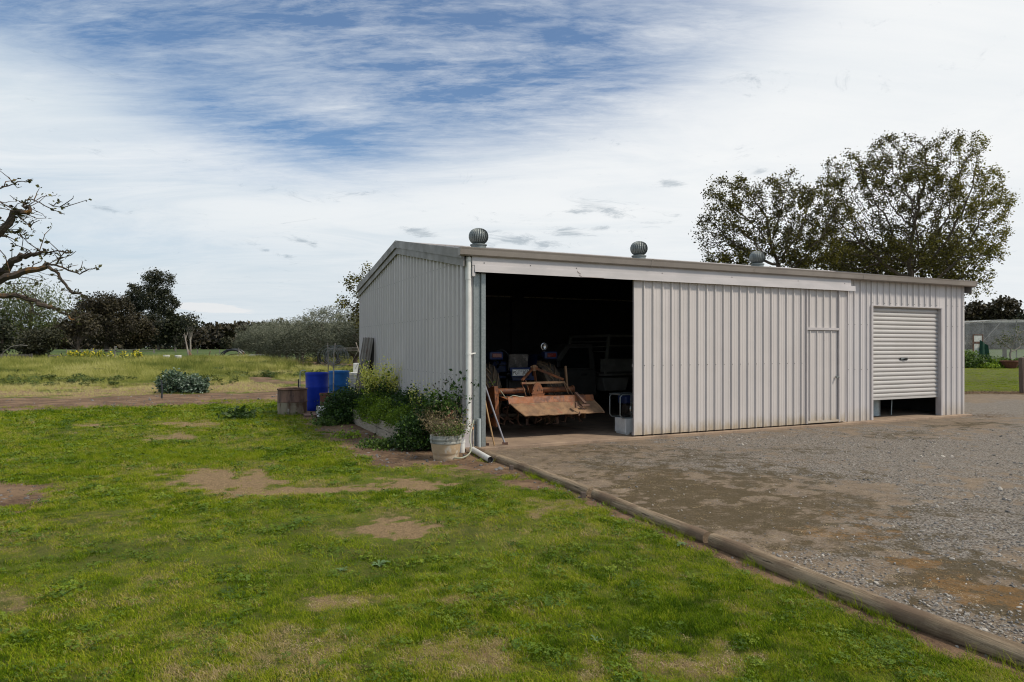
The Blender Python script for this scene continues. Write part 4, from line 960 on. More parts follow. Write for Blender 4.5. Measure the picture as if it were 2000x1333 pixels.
def logmat():
    m, nt, p, _ = M_new('log_wood'); g = N(nt); t = g.n('ShaderNodeTexCoord'); mp = g.n('ShaderNodeMapping'); g.l(t.outputs['Object'], mp.inputs[0])
    mp.inputs['Rotation'].default_value = (0, 0, R(-66 + 90)); mp.inputs['Scale'].default_value = (12, .8, 12)
    mp.vector_type = 'POINT'
    r = g.n('ShaderNodeMapping'); r.inputs['Rotation'].default_value = (0, 0, R(-24)); g.l(t.outputs['Object'], r.inputs[0]); s = g.n('ShaderNodeMapping'); s.inputs['Scale'].default_value = (14, .7, 14); g.l(r.outputs[0], s.inputs[0])
    v = s.outputs[0]; o = g.coord()
    c = g.mix(g.ramp(g.noise(v, 2.2, 8, .7, .3), .32, .68), (.34, .262, .175), (.15, .108, .068))
    c = g.mix(g.ramp(g.noise(v, 5, 6, .75, .4), .56, .64), c, (.045, .032, .022)); c = g.mix(g.ramp(g.noise(o, 1.6, 6, .65), .52, .66), c, (.15, .105, .07)); c = g.mix(g.ramp(g.noise(o, 6, 6, .7), .66, .72), c, (.44, .37, .28))
    g.l(c, p.inputs['Base Color']); p.inputs['Roughness'].default_value = .9; p.inputs['Specular IOR Level'].default_value = .2
    g.bump(g.math('ADD', g.noise(v, 3.5, 8, .75, .4), g.math('MULTIPLY', g.noise(o, 60, 3), .3)), 1.0, .012, p); return m
MT['log'] = logmat()
log([(-.60, 10.90), (.14, 9.35), (.90, 7.70)], .061, 'first edging log running from the shed post with the white pipe beside it', 1)
log([(.94, 7.62), (1.26, 6.80), (1.62, 6.02), (1.70, 5.86)], .060, 'middle edging log between the two joints', 2)
log([(1.73, 5.80), (1.98, 5.20), (2.33, 4.36), (2.80, 3.48), (3.4, 2.3)], .065, 'nearest and longest edging log running out at the lower right', 3)
# short pegs against the logs
for p, lb in (((.05, 9.30, 0), 'small brown peg beside the first edging log'), ((.86, 7.58, 0), 'small brown peg by the joint of the first and middle logs')):
    mb = MB(); mb.box(-.03, .03, -.015, .015, -.05, .07); tag(mb.build('log_peg', MT['timber_post'], None, loc=(p[0] - .06, p[1], 0), bevel=.004), lb, 'peg', 'pegs holding the edging logs')

# ------------------------------------------------------------------ pipes and hose at the shed corner
a = gpx(922, 878, .05); b = gpx(958, 898, .05)
mb = MB(); d_ = (b - a); a2 = Vector((0, 0, .05)); b2 = Vector((d_.x, d_.y, .045)); dn = (b2 - a2).normalized()
mb.mat(0).tube([a2, b2], .046, 18, cap=False).mat(1).tube([a2 + dn * .002, b2 - dn * .02], .041, 18, cap=True)
tag(mb.build('drain_pipe', [MT['pvc'], MT['black']], None, smooth=True, loc=(a.x, a.y, 0)), 'white plastic drain pipe lying on the ground beside the first edging log', 'pipe')
p = gpx(902, 884, 0)
mb = MB(); mb.tube([(0, 0, 0), (0, 0, .21)], .05, 16).tube([(0, 0, .16), (0, 0, .215)], .056, 16)
tag(mb.build('pipe_stub', MT['pvc'], None, smooth=True, loc=p), 'short white plastic pipe standing between the front pot and the downpipe', 'pipe')
p = gpx(920, 872, 0); hz = [at(925, 820, 10.75), at(922, 835, 10.7), at(918, 850, 10.6), at(917, 862, 10.5), at(921, 872, 10.45), at(919, 884, 10.3), at(911, 892, 10.15), at(898, 896, 10.05), at(884, 894, 10.1)]
mb = MB(); pts = []
for i in range(len(hz) - 1):
    for t in (0, .25, .5, .75): pts.append(hz[i].lerp(hz[i + 1], t))
for _ in range(3): pts = [pts[0]] + [(pts[i - 1] + pts[i] * 2 + pts[i + 1]) / 4 for i in range(1, len(pts) - 1)] + [pts[-1]]
pts = [Vector((q.x, q.y, max(q.z, .012))) for q in pts]
mb.tube(pts, .011, 8); tag(mb.build('garden_hose', MT['hose'], None, smooth=True), 'pale green garden hose hanging off the corner tap and curling round the front pot', 'hose')
hz2 = [at(903, 866, 10.3), at(908, 868, 10.35), at(914, 874, 10.4), at(919, 880, 10.35)]
t0 = at(924, 845, 10.85); root = empty('garden_tap', (t0.x, t0.y, 0), 0, 'brass garden tap on an upright pipe at the shed corner', 'tap')
mb = MB(); mb.tube([(0, 0, 0), (0, 0, .40)], .013, 8); mb.build('riser', MT['rustpipe'], root)
mb = MB(); mb.tube([(0, 0, .39), (0, -.03, .41), (0, -.07, .41), (0, -.09, .38)], [.016, .016, .014, .012], 8).tube([(0, -.045, .42), (0, -.045, .455)], .008, 6).box(-.03, .03, -.052, -.038, .452, .46); mb.build('spout', MT['brass'], root)

# ------------------------------------------------------------------ pots
def potprof(R0, H, k=.78): return [(R0 * k * .98, 0), (R0 * k, .01), (R0 * k, H * .20), (R0 * .86, H * .24), (R0 * .955, H * .72)]
p = gpx(871, 897); root = empty('plant_pot', p, 0, 'wide pale pot with a limed rim standing in front of the shed corner', 'pot', 'pots by the shed corner')
Rr, Hh = .245, .375
mb = MB(); mb.lathe([(Rr * .76, 0), (Rr * .78, .008), (Rr * .79, .06), (Rr * .80, .085), (Rr * .845, .10), (Rr * .86, .115), (Rr * .935, .25)], 40); body = mb.build('pot_body', MT['pot'], root, smooth=True)
mb = MB(); mb.lathe([(Rr * .935, .25), (Rr * .97, .252), (Rr * .985, .275), (Rr * .965, .285), (Rr * .985, .30), (Rr * 1.01, .318), (Rr * .985, .33), (Rr * .99, .37), (Rr * .955, .372), (Rr * .92, .33), (Rr * .6, .325), (.001, .325)], 40); mb.build('rim', MT['potrim'], root, smooth=True)
p2 = S(-.33, .05) + Vector((0, .12, 0)); root2 = empty('plant_pot', p2, 0, 'tall brown pot behind the pale pot against the shed wall', 'pot', 'pots by the shed corner')
mb = MB(); mb.lathe([(.17, 0), (.18, .01), (.22, .36), (.232, .37), (.245, .39), (.24, .50), (.222, .50), (.215, .45), (.001, .45)], 36); mb.build('pot_body', MT['potback'], root2, smooth=True)
q = p2 + Vector((-.02, -.06, .60)); bm_ = Matrix.Translation(Vector(q)) @ Euler((R(38), R(-38), 0)).to_matrix().to_4x4()
mb = MB(); mb.lathe([(.10, -.13), (.14, -.12), (.185, .02), (.20, .03), (.195, .055), (.175, .05), (.13, -.08), (.001, -.09)], 30); o = mb.build('hanging_basket', MT['brick'], None, smooth=True); o.matrix_world = bm_
tag(o, 'dark woven basket lying tilted on the tall brown pot', 'basket')
# plants in the pots
def stems(name, n, base_r, H, spread, mat, rng, r=.0035, z0=0, curl=.3, parent=None, c=(0, 0)):
    mb = MB(); tips = []; P = []
    for k in range(n):
        a = rng.uniform(0, 6.28); rr = base_r * math.sqrt(rng.random()); b = Vector((c[0] + math.cos(a) * rr, c[1] + math.sin(a) * rr, z0)); d = Vector((math.cos(a) * spread * rng.random(), math.sin(a) * spread * rng.random(), 1)).normalized()
        h = H * rng.uniform(.55, 1.05); pl = [b]; q = b.copy()
        for s_ in range(5): d = (d + Vector(rng.normal(size=3)) * curl * .3).normalized(); q = q + d * h / 5; pl.append(q.copy())
        mb.tube(pl, [r, r * .9, r * .8, r * .65, r * .5, r * .35], 4, cap=False); tips.append(pl[-1]); P += pl[2:]
    mb.build(name, mat, parent, normals=False); return tips, P
def shrub(name, label, cat, base, n, base_r, H, spread, stemm, leafm, seed, nl=6, ls=.04, lsp=.04, r=.0035, curl=.3, group=None, up=.1, elong=1.7, droop=0, tips_only=False, flower=None, tb=.45):
    rng = np.random.default_rng(seed); root = empty(name, base, 0, label, cat, group)
    tips, P = stems('stem', n, base_r, H, spread, stemm, rng, r, 0, curl, root)
    src = np.array([tuple(q) for q in (tips if tips_only else P)]); L = np.repeat(src, nl, 0); L = L + rng.normal(size=L.shape) * lsp
    leaves('foliage', L, ls, leafm, root, rng, up=up, elong=elong, tint=np.full(len(L), tb), droop=droop)
    if flower:
        mat, nf, fs, fz = flower; F = np.array([tuple(q) for q in tips]); F = np.repeat(F, nf, 0); F = F + rng.normal(size=F.shape) * np.array([.028, .028, fz]); leaves('flower', F, fs, mat, root, rng, up=.6, elong=1.1)['kind'] = 'stuff'
    return root
shrub('potted_plant', 'dry wispy plant with thin brown stems in the front pale pot', 'plant', p + Vector((0, 0, .32)), 75, .19, .52, .75, MT['drystem'], LM['dry'], 51, 3, .028, .03, r=.0028, curl=.9)
shrub('potted_plant', 'fine green weeds low in the front pale pot', 'plant', p + Vector((.05, -.02, .32)), 40, .17, .28, .8, MT['stem'], LM['garden'], 52, 6, .026, .03, r=.002, curl=.8)
shrub('potted_plant', 'bushy plant with broad lobed leaves on the left of the tall brown pot', 'plant', p2 + Vector((-.02, 0, .52)), 22, .12, .44, .75, MT['stem'], LM['parsley'], 53, 9, .062, .045, r=.004, curl=.5, tb=.6)
shrub('potted_plant', 'tall dark leafy stems reaching up beside the downpipe', 'plant', p2 + Vector((.20, -.02, .15)), 14, .10, 1.15, .22, MT['stem'], LM['parsley'], 54, 8, .060, .05, r=.006, curl=.6, up=.3, tb=.40)
shrub('potted_plant', 'thin upright plant with dark seed heads above the tall brown pot', 'plant', p2 + Vector((.10, -.05, .45)), 12, .05, .66, .25, MT['stem'], LM['bud'], 55, 9, .030, .045, r=.003, curl=.4, tips_only=True, tb=.2)
shrub('potted_plant', 'tangle of reddish dry stems filling the tall brown pot', 'plant', p2 + Vector((-.08, -.08, .40)), 60, .17, .34, .8, MT['drystem'], LM['dry'], 56, 3, .03, .03, r=.003, curl=.9)

# ------------------------------------------------------------------ raised garden bed along the side wall
bed = empty('garden_bed', S(-.80, 2.7), R(ANG), 'long raised garden bed edged with two grey sleeper boards along the shed wall', 'garden bed')
rng = np.random.default_rng(61)
for zz, th in ((.0, .045), (.155, .05)):
    for v0, v1 in ((-2.3, -.1), (-.085, 2.25)):
        mb = MB(); n = 12; P = [(v0 + (v1 - v0) * i / n) for i in range(n + 1)]; j = [rng.normal() * .004 for _ in P]
        A = []
        for i in range(n):
            mb.add([(-.02 + j[i] + (.012 if zz else 0), P[i], zz + .004), (-.02 + j[i + 1] + (.012 if zz else 0), P[i + 1], zz + .004), (-.02 + j[i + 1] + (.012 if zz else 0), P[i + 1], zz + .147 + j[i + 1]), (-.02 + j[i] + (.012 if zz else 0), P[i], zz + .147 + j[i]),
                    (-.02 + th, P[i], zz + .004), (-.02 + th, P[i + 1], zz + .004), (-.02 + th, P[i + 1], zz + .147 + j[i + 1]), (-.02 + th, P[i], zz + .147 + j[i])],
                   [(0, 3, 2, 1), (4, 5, 6, 7), (3, 7, 6, 2)] + ([(0, 4, 7, 3)] if i == 0 else []) + ([(1, 2, 6, 5)] if i == n - 1 else []))
        mb.build('board', MT['plank'], bed)
mb = MB(); mb.box(-.0, .74, -2.30, -2.26, .0, .29); mb.build('board', MT['plank'], bed)
mb = MB(); mb.box(.03, .76, -2.25, 2.25, .0, .25); mb.build('soil', MT['soil'], bed)
def mound(name, label, u, v, z0, ru, rv, h, n, ls, leafm, seed, cat='plant', group=None, elong=1.4, tb=.35, clump=.12, up=.25, k=18):
    """a low leafy plant: frond bunches over a rounded body, lighter on its newest leaves"""
    rng = np.random.default_rng(seed); root = empty(name, S(u, v, z0), R(ANG), label, cat, group)
    m = n // k; d = rng.normal(size=(m, 3)); d[:, 2] = np.abs(d[:, 2]); d /= np.linalg.norm(d, axis=1)[:, None]
    rad = rng.random(m) ** .45; C = d * rad[:, None] * np.array([ru, rv, h]) * (1 + .35 * (rng.random(m)[:, None] - .5))
    P = np.repeat(C, k, 0); P = P + rng.normal(size=P.shape) * clump * np.array([1, 1, .45]); P[:, 2] = np.maximum(P[:, 2], -z0 + .01)
    t = np.repeat(rng.random(m) * .5 - .25, k) + tb; leaves('foliage', P, ls, leafm, root, rng, up=up, elong=elong, tint=t)
    mb = MB()
    for c in C[rng.choice(m, min(m, 46), replace=False)]: mb.tube([(0, 0, -.02), Vector(c) * .55 + Vector((0, 0, .03)), c], [.007, .005, .003], 4, cap=False)
    mb.build('stem', MT['stem'], root, normals=False); return root
G_ = 'leafy plants in the raised garden bed'
mound('parsley_plant', 'dark ferny green mass spilling over the near end of the garden bed', -.66, .55, .04, .36, .40, .56, 10000, .032, LM['parsley'], 71, group=G_, tb=.42, clump=.075)
mound('parsley_plant', 'lime green parsley clump on the bed above the near boards', -.52, 1.65, .26, .32, .52, .34, 7500, .03, LM['lime'], 72, group=G_, tb=.42, clump=.06)
mound('parsley_plant', 'brightest lime parsley at the middle of the board edge', -.62, 2.65, .24, .34, .50, .42, 7500, .03, LM['lime'], 73, group=G_, tb=.50, clump=.06)
mound('parsley_plant', 'mid green parsley at the far end of the sleeper boards', -.62, 3.6, .24, .36, .50, .46, 7500, .032, LM['lime'], 74, group=G_, tb=.22, clump=.07)
mound('parsley_plant', 'dark green growth against the wall behind the lime parsley', -.26, 2.2, .24, .30, .95, .60, 12000, .034, LM['parsley'], 75, group=G_, tb=.35, clump=.08)
mound('parsley_plant', 'dark green growth under the big yellow flowering plant', -.34, 4.3, .2, .44, .95, .74, 14000, .036, LM['parsley'], 76, group=G_, tb=.35, clump=.09)
mound('parsley_plant', 'broad dark leafy mass spilling onto the white bucket at the far end', -.86, 5.25, .0, .56, .70, .72, 14000, .040, LM['parsley'], 77, group=G_, tb=.40, clump=.09)
mound('parsley_plant', 'dark leaves reaching up in front of the second blue drum', -.62, 6.1, .0, .42, .50, .66, 6500, .045, LM['parsley'], 78, group=G_, tb=.45, clump=.10)
shrub('brassica_plant', 'big brassica gone to pale yellow flower in the middle of the garden bed', 'plant', S(-.38, 4.05, .35), 100, .20, .92, .46, MT['stem'], LM['lime'], 79, 2, .05, .04, r=.004, curl=.35, flower=(LM['flower'], 30, .027, .10))
shrub('brassica_plant', 'small pale flowering brassica against the wall near the front end', 'plant', S(-.28, 1.35, .35), 26, .10, .72, .32, MT['stem'], LM['lime'], 80, 2, .04, .04, r=.003, curl=.35, flower=(LM['flower'], 10, .020, .06), tb=.2)
shrub('brassica_plant', 'thin flowering stalks leaning off the big brassica towards the wall', 'plant', S(-.16, 3.6, .35), 10, .08, .95, .30, MT['stem'], LM['lime'], 81, 1, .04, .04, r=.003, curl=.3, flower=(LM['flower'], 12, .022, .07))
mound('ground_weed', 'low green weeds at the foot of the sleeper boards', -1.16, 1.0, .0, .22, .40, .07, 1200, .04, LM['garden'], 82, cat='weed', tb=.3)
mound('ground_weed', 'lime seedlings on the bare soil in front of the bed', -1.45, 2.4, .0, .20, .32, .06, 320, .045, LM['lime'], 83, cat='weed', tb=.7)
mound('ground_weed', 'dark weed tuft between the rusty drum and the paver', -3.1, 6.85, .0, .22, .22, .20, 900, .07, LM['garden'], 84, cat='weed', tb=.1)
mound('ground_weed', 'green weeds at the end of the boards under the leafy mass', -1.35, 4.7, .0, .25, .35, .10, 800, .05, LM['garden'], 85, cat='weed', tb=.35)

# ------------------------------------------------------------------ drums, rack and clutter behind the bed
p = gpx(571, 810); p.z = 0; root = empty('half_drum', p, 0, 'cut down rusty drum with a pale lower half on the lawn edge', 'drum')
Rd = .355; mb = MB(); mb.lathe([(Rd, .0), (Rd + .002, .01), (Rd, .30), (Rd + .012, .325)], 40); mb.build('lower_shell', MT['drum_low'], root, smooth=True)
mb = MB(); mb.lathe([(Rd + .012, .325), (Rd + .016, .335), (Rd + .002, .355), (Rd, .62), (Rd + .012, .632), (Rd + .018, .65), (Rd + .008, .662), (Rd - .012, .655), (Rd - .014, .33), (Rd - .02, .05), (.001, .05)], 40); mb.build('upper_shell', MT['rust_drum'], root, smooth=True)
mb = MB(); mb.tube([(.02, -Rd - .002, .05), (.02, -Rd - .02, .12), (.02, -Rd - .02, .15)], .018, 8).box(.0, .04, -Rd - .01, -Rd, .12, .17); mb.build('drain_spout', MT['rustpipe'], root)
def drum(px, py, D, mat, label, R0=.295, H=.93):
    q = at(px, py, D); root = empty('plastic_drum', (q.x, q.y, 0), 0, label, 'drum', 'blue plastic drums behind the garden bed')
    mb = MB(); mb.lathe([(R0 * .90, 0), (R0 * .94, .02), (R0 * .965, .15), (R0 * .99, H * .60), (R0 * 1.0, H * .615), (R0 * 1.0, H * .63), (R0 * .985, H * .64), (R0 * 1.0, H * .93), (R0 * 1.0, H * .94)], 40); mb.build('drum_body', mat, root, smooth=True)
    mb = MB(); mb.lathe([(R0 * 1.0, H * .94), (R0 * 1.035, H * .945), (R0 * 1.035, H * .985), (R0 * 1.0, H), (R0 * .95, H * .99), (R0 * .93, H * .8), (.001, H * .78)], 40); mb.build('rim', mat, root, smooth=True)
drum(619, 700, 18.1, MT['blue'], 'dark blue plastic drum standing behind the rusty half drum', H=1.02)
drum(662, 700, 19.3, MT['blue2'], 'lighter faded blue drum half hidden by the leafy mass', .29, 1.02)
q = at(637, 700, 17.3); root = empty('clay_pipe', (q.x, q.y, 0), 0, 'rusty brown cylinder standing before the dark blue drum', 'pipe')
mb = MB(); mb.lathe([(.16, 0), (.16, .02), (.155, .46), (.17, .465), (.17, .52), (.145, .52), (.14, .3), (.001, .3)], 28); mb.build('cylinder', MT['brick'], root, smooth=True)
q = gpx(634, 815); o = MB().lathe([(.118, 0), (.122, .01), (.140, .30), (.150, .302), (.150, .325), (.140, .327), (.128, .30), (.112, .02), (.001, .015)], 32).build('white_bucket', MT['white'], None, smooth=True)
ax = Vector((-.80, -.52, -.05)).normalized(); o.matrix_world = Matrix.Translation(Vector((q.x + .12, q.y + .14, .145))) @ ax.to_track_quat('Z', 'Y').to_matrix().to_4x4(); tag(o, 'white plastic bucket lying on its side under the leafy mass', 'bucket')
q = gpx(614, 812); o = MB().box(-.27, .27, -.35, .35, 0, .05).build('paver', surf('paver_red', (.20, .12, .09), (.14, .085, .065), 9, .9, bump=.3), None, bevel=.01, loc=q); o.rotation_euler = (0, 0, R(ANG)); tag(o, 'flat reddish paving slab on the ground before the dark blue drum', 'paver')
# pipe rack
D = 18.6; r0_ = at(655, 700, D); root = empty('pipe_rack', (r0_.x, r0_.y, 0), 0, 'rusty rack of welded pipes standing behind the blue drums', 'rack'); bb = Vector((r0_.x, r0_.y, 0))
def T(a, b, d): return at(a, b, d) - bb
for pl, r in (([(641, 765, 18.2), (641, 700, 18.2), (640, 670, 18.2)], .014), ([(651, 770, 18.0), (652, 690, 18.0), (655, 671, 18.1)], .018), ([(702, 745, 19.6), (702, 690, 19.6), (695, 669, 19.6)], .014), ([(709, 745, 19.2), (709, 684, 19.2)], .014)):
    mb = MB(); mb.tube([T(*q) for q in pl], r, 8); mb.build('upright', MT['rustpipe'], root, smooth=True)
mb = MB(); mb.tube([T(652, 681, 18.1), T(700, 680, 19.3), T(716, 683, 19.6)], .011, 6).tube([T(652, 684, 18.1), T(700, 684.5, 19.3), T(716, 686, 19.6)], .011, 6).tube([T(641, 681, 18.2), T(652, 682, 18.1)], .011, 6); mb.build('rail', MT['rustpipe'], root, smooth=True)
mb = MB(); mb.tube([T(700, 684, 19.3), T(683, 715, 19.2)], .006, 5).tube([T(712, 686, 19.3), T(693, 722, 19.2)], .006, 5).tube([T(702, 700, 19.3), T(714, 684, 19.3)], .006, 5); mb.build('brace', MT['rustpipe'], root)
q = at(655, 695, 17.9); root = empty('wire_coil', q, 0, 'loose coils of fencing wire hung on the pipe rack', 'wire'); rng = np.random.default_rng(5)
mb = MB()
for k in range(13):
    R1 = rng.uniform(.17, .30); cx, cz = rng.normal() * .05 - (.12 if k < 6 else -.06), rng.normal() * .03; tl = rng.normal() * .12
    mb.tube([(cx + R1 * math.cos(a), R1 * math.cos(a) * tl + k * .006, cz + R1 * math.sin(a)) for a in np.linspace(0, 6.28, 30)], .0042, 4, cap=False)
mb.build('coil', MT['wire'], root, normals=False)
q = at(692, 720, 19.9); root = empty('white_crate', (q.x, q.y, 0), R(20), 'grey white plastic crate stacked behind the rack against the wall corner', 'crate')
mb = MB(); mb.box(-.19, .19, -.2, .2, 0, .92).box(-.205, .205, -.215, .215, .86, .95); mb.build('crate_body', MT['white'], root, bevel=.01)
mb = MB()
for z in np.arange(.15, .84, .07): mb.box(-.194, .194, -.206, -.198, z, z + .012)
mb.build('rib', MT['foam'], root)
q = at(699, 706, 20.2); o = MB().box(-.12, .12, -.12, .12, 0, 1.22).build('white_box', MT['white'], None, bevel=.015, loc=(q.x, q.y, 0)); tag(o, 'narrow white box standing just behind the plastic crate', 'box')
# leaning corrugated sheets
def leaning(u0, v0, u1, v1, L, w, label, tw, mat):
    a = S(u0, v0, .02); b = S(u1, v1, L); d = (b - a).normalized(); s_ = Vector((1, tw, 0)).normalized(); s_ = (s_ - d * s_.dot(d)).normalized(); n_ = d.cross(s_)
    root = empty('roofing_sheet', a, 0, label, 'roofing sheet', 'old roofing sheets leaning on the side wall'); mb = MB(); N_ = 40; W_ = (b - a).length
    A = [s_ * (w * i / N_ - w / 2) + n_ * (.016 * math.sin(i / N_ * w / .076 * 6.283)) for i in range(N_ + 1)]; B = [q + d * W_ for q in A]; A2 = [q - n_ * .003 for q in A]; B2 = [q + d * W_ for q in A2]
    mb.strip(A, B).strip(A2, B2).strip(A, A2).strip(B, B2); mb.build('sheet', mat, root, normals=False)
MT['oldiron'] = surf('old_roof_iron', (.27, .25, .22), (.16, .135, .11), 3, .6, c3=(.11, .06, .035), c3amt=.42, c3sc=4, stretch=(1, 1, .3))
leaning(-.62, 5.45, -.20, 5.92, 1.93, .27, 'brown streaked roofing sheet leaning back on the side wall', -.2, MT['oldiron'])
leaning(-.22, 5.95, -.08, 6.10, 1.92, .16, 'narrow darker roofing sheet behind the brown streaked one', .3, MT['iron'])
a = at(706, 712, 18.2); b = at(713, 670, 18.2)
o = MB().bar((0, 0, -.9), Vector((b.x - a.x, 0, b.z - a.z)) + Vector((0, 0, .0)), .05, .07).build('dark_post', MT['iron'], None, loc=a); tag(o, 'dark leaning bar between the rack and the roofing sheets', 'bar')
# bent riser and dark stake left of the drums
q = at(586, 720, 18.5); mb = MB(); mb.tube([(0, 0, 0), (0, 0, .95), (.01, 0, 1.02), (.05, 0, 1.06), (.15, 0, 1.06)], .012, 8); tag(mb.build('bent_pipe', MT['pvcg'], None, smooth=True, loc=(q.x, q.y, 0)), 'thin pale bent pipe sticking up behind the rusty half drum', 'pipe')
q = at(583, 720, 17.6); mb = MB(); mb.box(-.014, .014, -.01, .01, 0, .86); tag(mb.build('steel_stake', MT['iron'], None, loc=(q.x, q.y, 0)), 'dark steel stake standing behind the rusty half drum', 'stake')

# ------------------------------------------------------------------ paddock: stake, broad beans, fences, scrap
q = gpx(316, 779); mb = MB(); mb.tube([(0, 0, 0), (.01, 0, .3), (-.012, 0, .55)], [.028, .024, .022], 8).tube([(-.012, 0, .55), (-.01, 0, .60)], .03, 8); tag(mb.build('short_stake', MT['poly'], None, smooth=True, loc=q), 'short dark stake at the edge of the bare soil beside the broad beans', 'stake')
def beans(px, py, r, h, label, seed, tb=.45):
    q = gpx(px, py); rng = np.random.default_rng(seed); root = empty('broad_bean_plant', q, 0, label, 'plant', 'broad bean clumps at the paddock edge')
    C = []; mb = MB()
    for k in range(34):
        a = rng.uniform(0, 6.28); rr = r * math.sqrt(rng.random()); b = Vector((math.cos(a) * rr, math.sin(a) * rr * .7, 0)); hh = h * rng.uniform(.65, 1.05) * (1 - .35 * (rr / r) ** 2); t = b + Vector((rng.normal() * .08 + b.x * .12, rng.normal() * .08, hh)); mb.tube([b, t], [.012, .006], 4, cap=False)
        for s_ in np.linspace(.15, 1, 9): C.append(np.array(b.lerp(t, s_)))
    mb.build('stem', MT['stem'], root, normals=False); P = np.repeat(np.array(C), 11, 0); P = P + rng.normal(size=P.shape) * np.array([.06, .06, .04]); leaves('foliage', P, .085, LM['bean'], root, rng, up=.2, elong=1.6, tint=np.full(len(P), tb), tv=.3)
beans(340, 768, .52, .84, 'larger broad bean clump beside the short stake', 91)
beans(378, 768, .42, .66, 'smaller broad bean clump on the right', 92, .58)
def rail_fence(name, label, A, B, h, post_every, rails, mat, picket=None, pw=.1):
    root = empty(name, (A[0], A[1], 0), 0, label, 'fence'); d = Vector((B[0] - A[0], B[1] - A[1], 0)); L = d.length; n = max(1, int(L / post_every))
    for k in range(n + 1): mb = MB(); q = d * (k / n); mb.box(q.x - pw / 2, q.x + pw / 2, q.y - pw / 2, q.y + pw / 2, -.1, h); mb.build('post', mat, root)
    for z, th in rails: mb = MB(); mb.bar(Vector((0, 0, z)), d + Vector((0, 0, z)), .035, th); mb.build('rail', mat, root)
    if picket:
        mb = MB(); m = int(L / picket)
        for k in range(m): q = d * ((k + .5) / m); mb.box(q.x - .035, q.x + .035, q.y - .06, q.y - .04, .12, h * .97)
        mb.build('pickets', mat, root)
    return root
MT['fence'] = surf('fence_timber', (.13, .12, .105), (.08, .075, .065), 3, .9)
l0, l1 = at(-60, 690, 70), at(62, 690, 72)
rail_fence('slat_fence', 'low grey picket fence at the left edge beside the round bush', (l0.x, 70), (l1.x, 72), 1.0, 2.6, ((.85, .10), (.3, .08)), MT['fence'], .34)
l0, l1 = at(95, 690, 74), at(176, 690, 78)
rail_fence('slat_fence', 'low grey picket fence running on right of the round bush', (l0.x, 74), (l1.x, 78), .85, 2.4, ((.75, .10), (.3, .08)), MT['fence'], .34)
MT['farfence'] = surf('far_fence', (.20, .19, .17), (.13, .12, .10), 3, .9)
l0, l1 = at(130, 690, 150), at(300, 690, 155); rail_fence('paddock_fence', 'far post and rail fence under the gum trees', (l0.x, 150), (l1.x, 155), 1.25, 2.5, ((1.1, .09), (.65, .07)), MT['farfence'], None, .14)
l0, l1 = at(302, 690, 150), at(700, 690, 140); rail_fence('paddock_fence', 'far wire fence in front of the long dark wood', (l0.x, 150), (l1.x, 140), 1.2, 5, ((1.05, .04), (.6, .03)), MT['farfence'], None, .12)
for px, D, h, lb in ((179, 72, 1.6, 'thin pale stake near the yellow flowers'), (224, 74, 1.8, 'tallest thin stake behind the yellow flowers'), (466, 84, 1.6, 'pale post standing right of the black pipe loops')):
    q = at(px, 690, D); o = MB().box(-.05, .05, -.05, .05, 0, h).build('thin_stake', MT['farfence'], None, loc=(q.x, D, 0)); tag(o, lb, 'stake')
# leaning dead trunk with its prop
q = at(367, 700, 84); root = empty('dead_trunk', (q.x, 84, 0), 0, 'pale dead trunk leaning against a dark stump in the paddock', 'dead tree')
mb = MB(); mb.tube([(.25, 0, 0), (0, 0, 1.1), (-.30, 0, 2.6), (-.42, 0, 3.4)], [.17, .12, .08, .04], 8).tube([(-.3, 0, 2.6), (-.05, .1, 3.6)], [.05, .02], 5).tube([(-.2, 0, 2.1), (-.62, .1, 3.3)], [.04, .02], 5); mb.build('trunk', MT['bark_pale'], root, smooth=True)
mb = MB(); mb.tube([(.42, .1, 0), (.2, .1, .8), (.0, .1, 1.3)], [.28, .22, .1], 8); mb.build('stump', MT['rust_drum'], root, smooth=True)
q = at(452, 690, 84); root = empty('pipe_coil', (q.x, 84, 0), 0, 'big loops of black poly pipe standing in the paddock', 'pipe coil'); mb = MB()
for k, (cx, cz, rx, rz, y) in enumerate(((0, .35, 1.35, 1.05, 0), (.1, .30, 1.25, .98, .2), (.0, .42, 1.2, 1.0, .4), (.2, .38, 1.32, 1.08, .55))):
    mb.tube([(cx + rx * math.cos(a), y + .3 * math.cos(a), cz + rz * math.sin(a)) for a in np.linspace(-.5, 3.6, 22)], .075, 6)
mb.tube([(-1.2, 0, .1), (-.2, .1, .75), (.8, .2, .85), (1.5, .2, .3)], .07, 6); mb.build('loop', MT['poly'], root, smooth=True)
def scrap(px, D, label, seed, n=12, w=2.2, h=.9, mats=('rust_drum', 'iron')):
    q = at(px, 690, D); rng = np.random.default_rng(seed); root = empty('scrap_machinery', (q.x, D, 0), 0, label, 'machinery', 'old implements left in the paddock')
    mb = MB(); mb.bar((-w / 2, 0, .35), (w / 2, 0, .4), .12).bar((-w / 2, .8, .35), (w / 2, .8, .35), .10).bar((-w * .3, 0, .4), (-w * .2, .8, .35), .1).bar((w * .3, 0, .4), (w * .35, .8, .35), .1).bar((0, 0, .4), (.25, -.2, h + .35), .07).bar((w * .4, 0, .35), (w * .36, 0, h), .06); mb.build('beam', MT[mats[0]], root)
    for k in range(3):
        x = -w * .4 + w * .4 * k; m2 = MB(); m2.tube([(x + .32 * math.cos(a), .1, .36 + .32 * math.sin(a)) for a in np.linspace(0, 6.28, 18)], .04, 5, cap=False)
        for a in np.linspace(0, 3.14, 4)[:3]: m2.bar((x - .32 * math.cos(a), .1, .36 - .32 * math.sin(a)), (x + .32 * math.cos(a), .1, .36 + .32 * math.sin(a)), .025)
        m2.build('wheel', MT[mats[1]], root)
scrap(408, 80, 'rusty old plough frame left of the black pipe loops', 1)
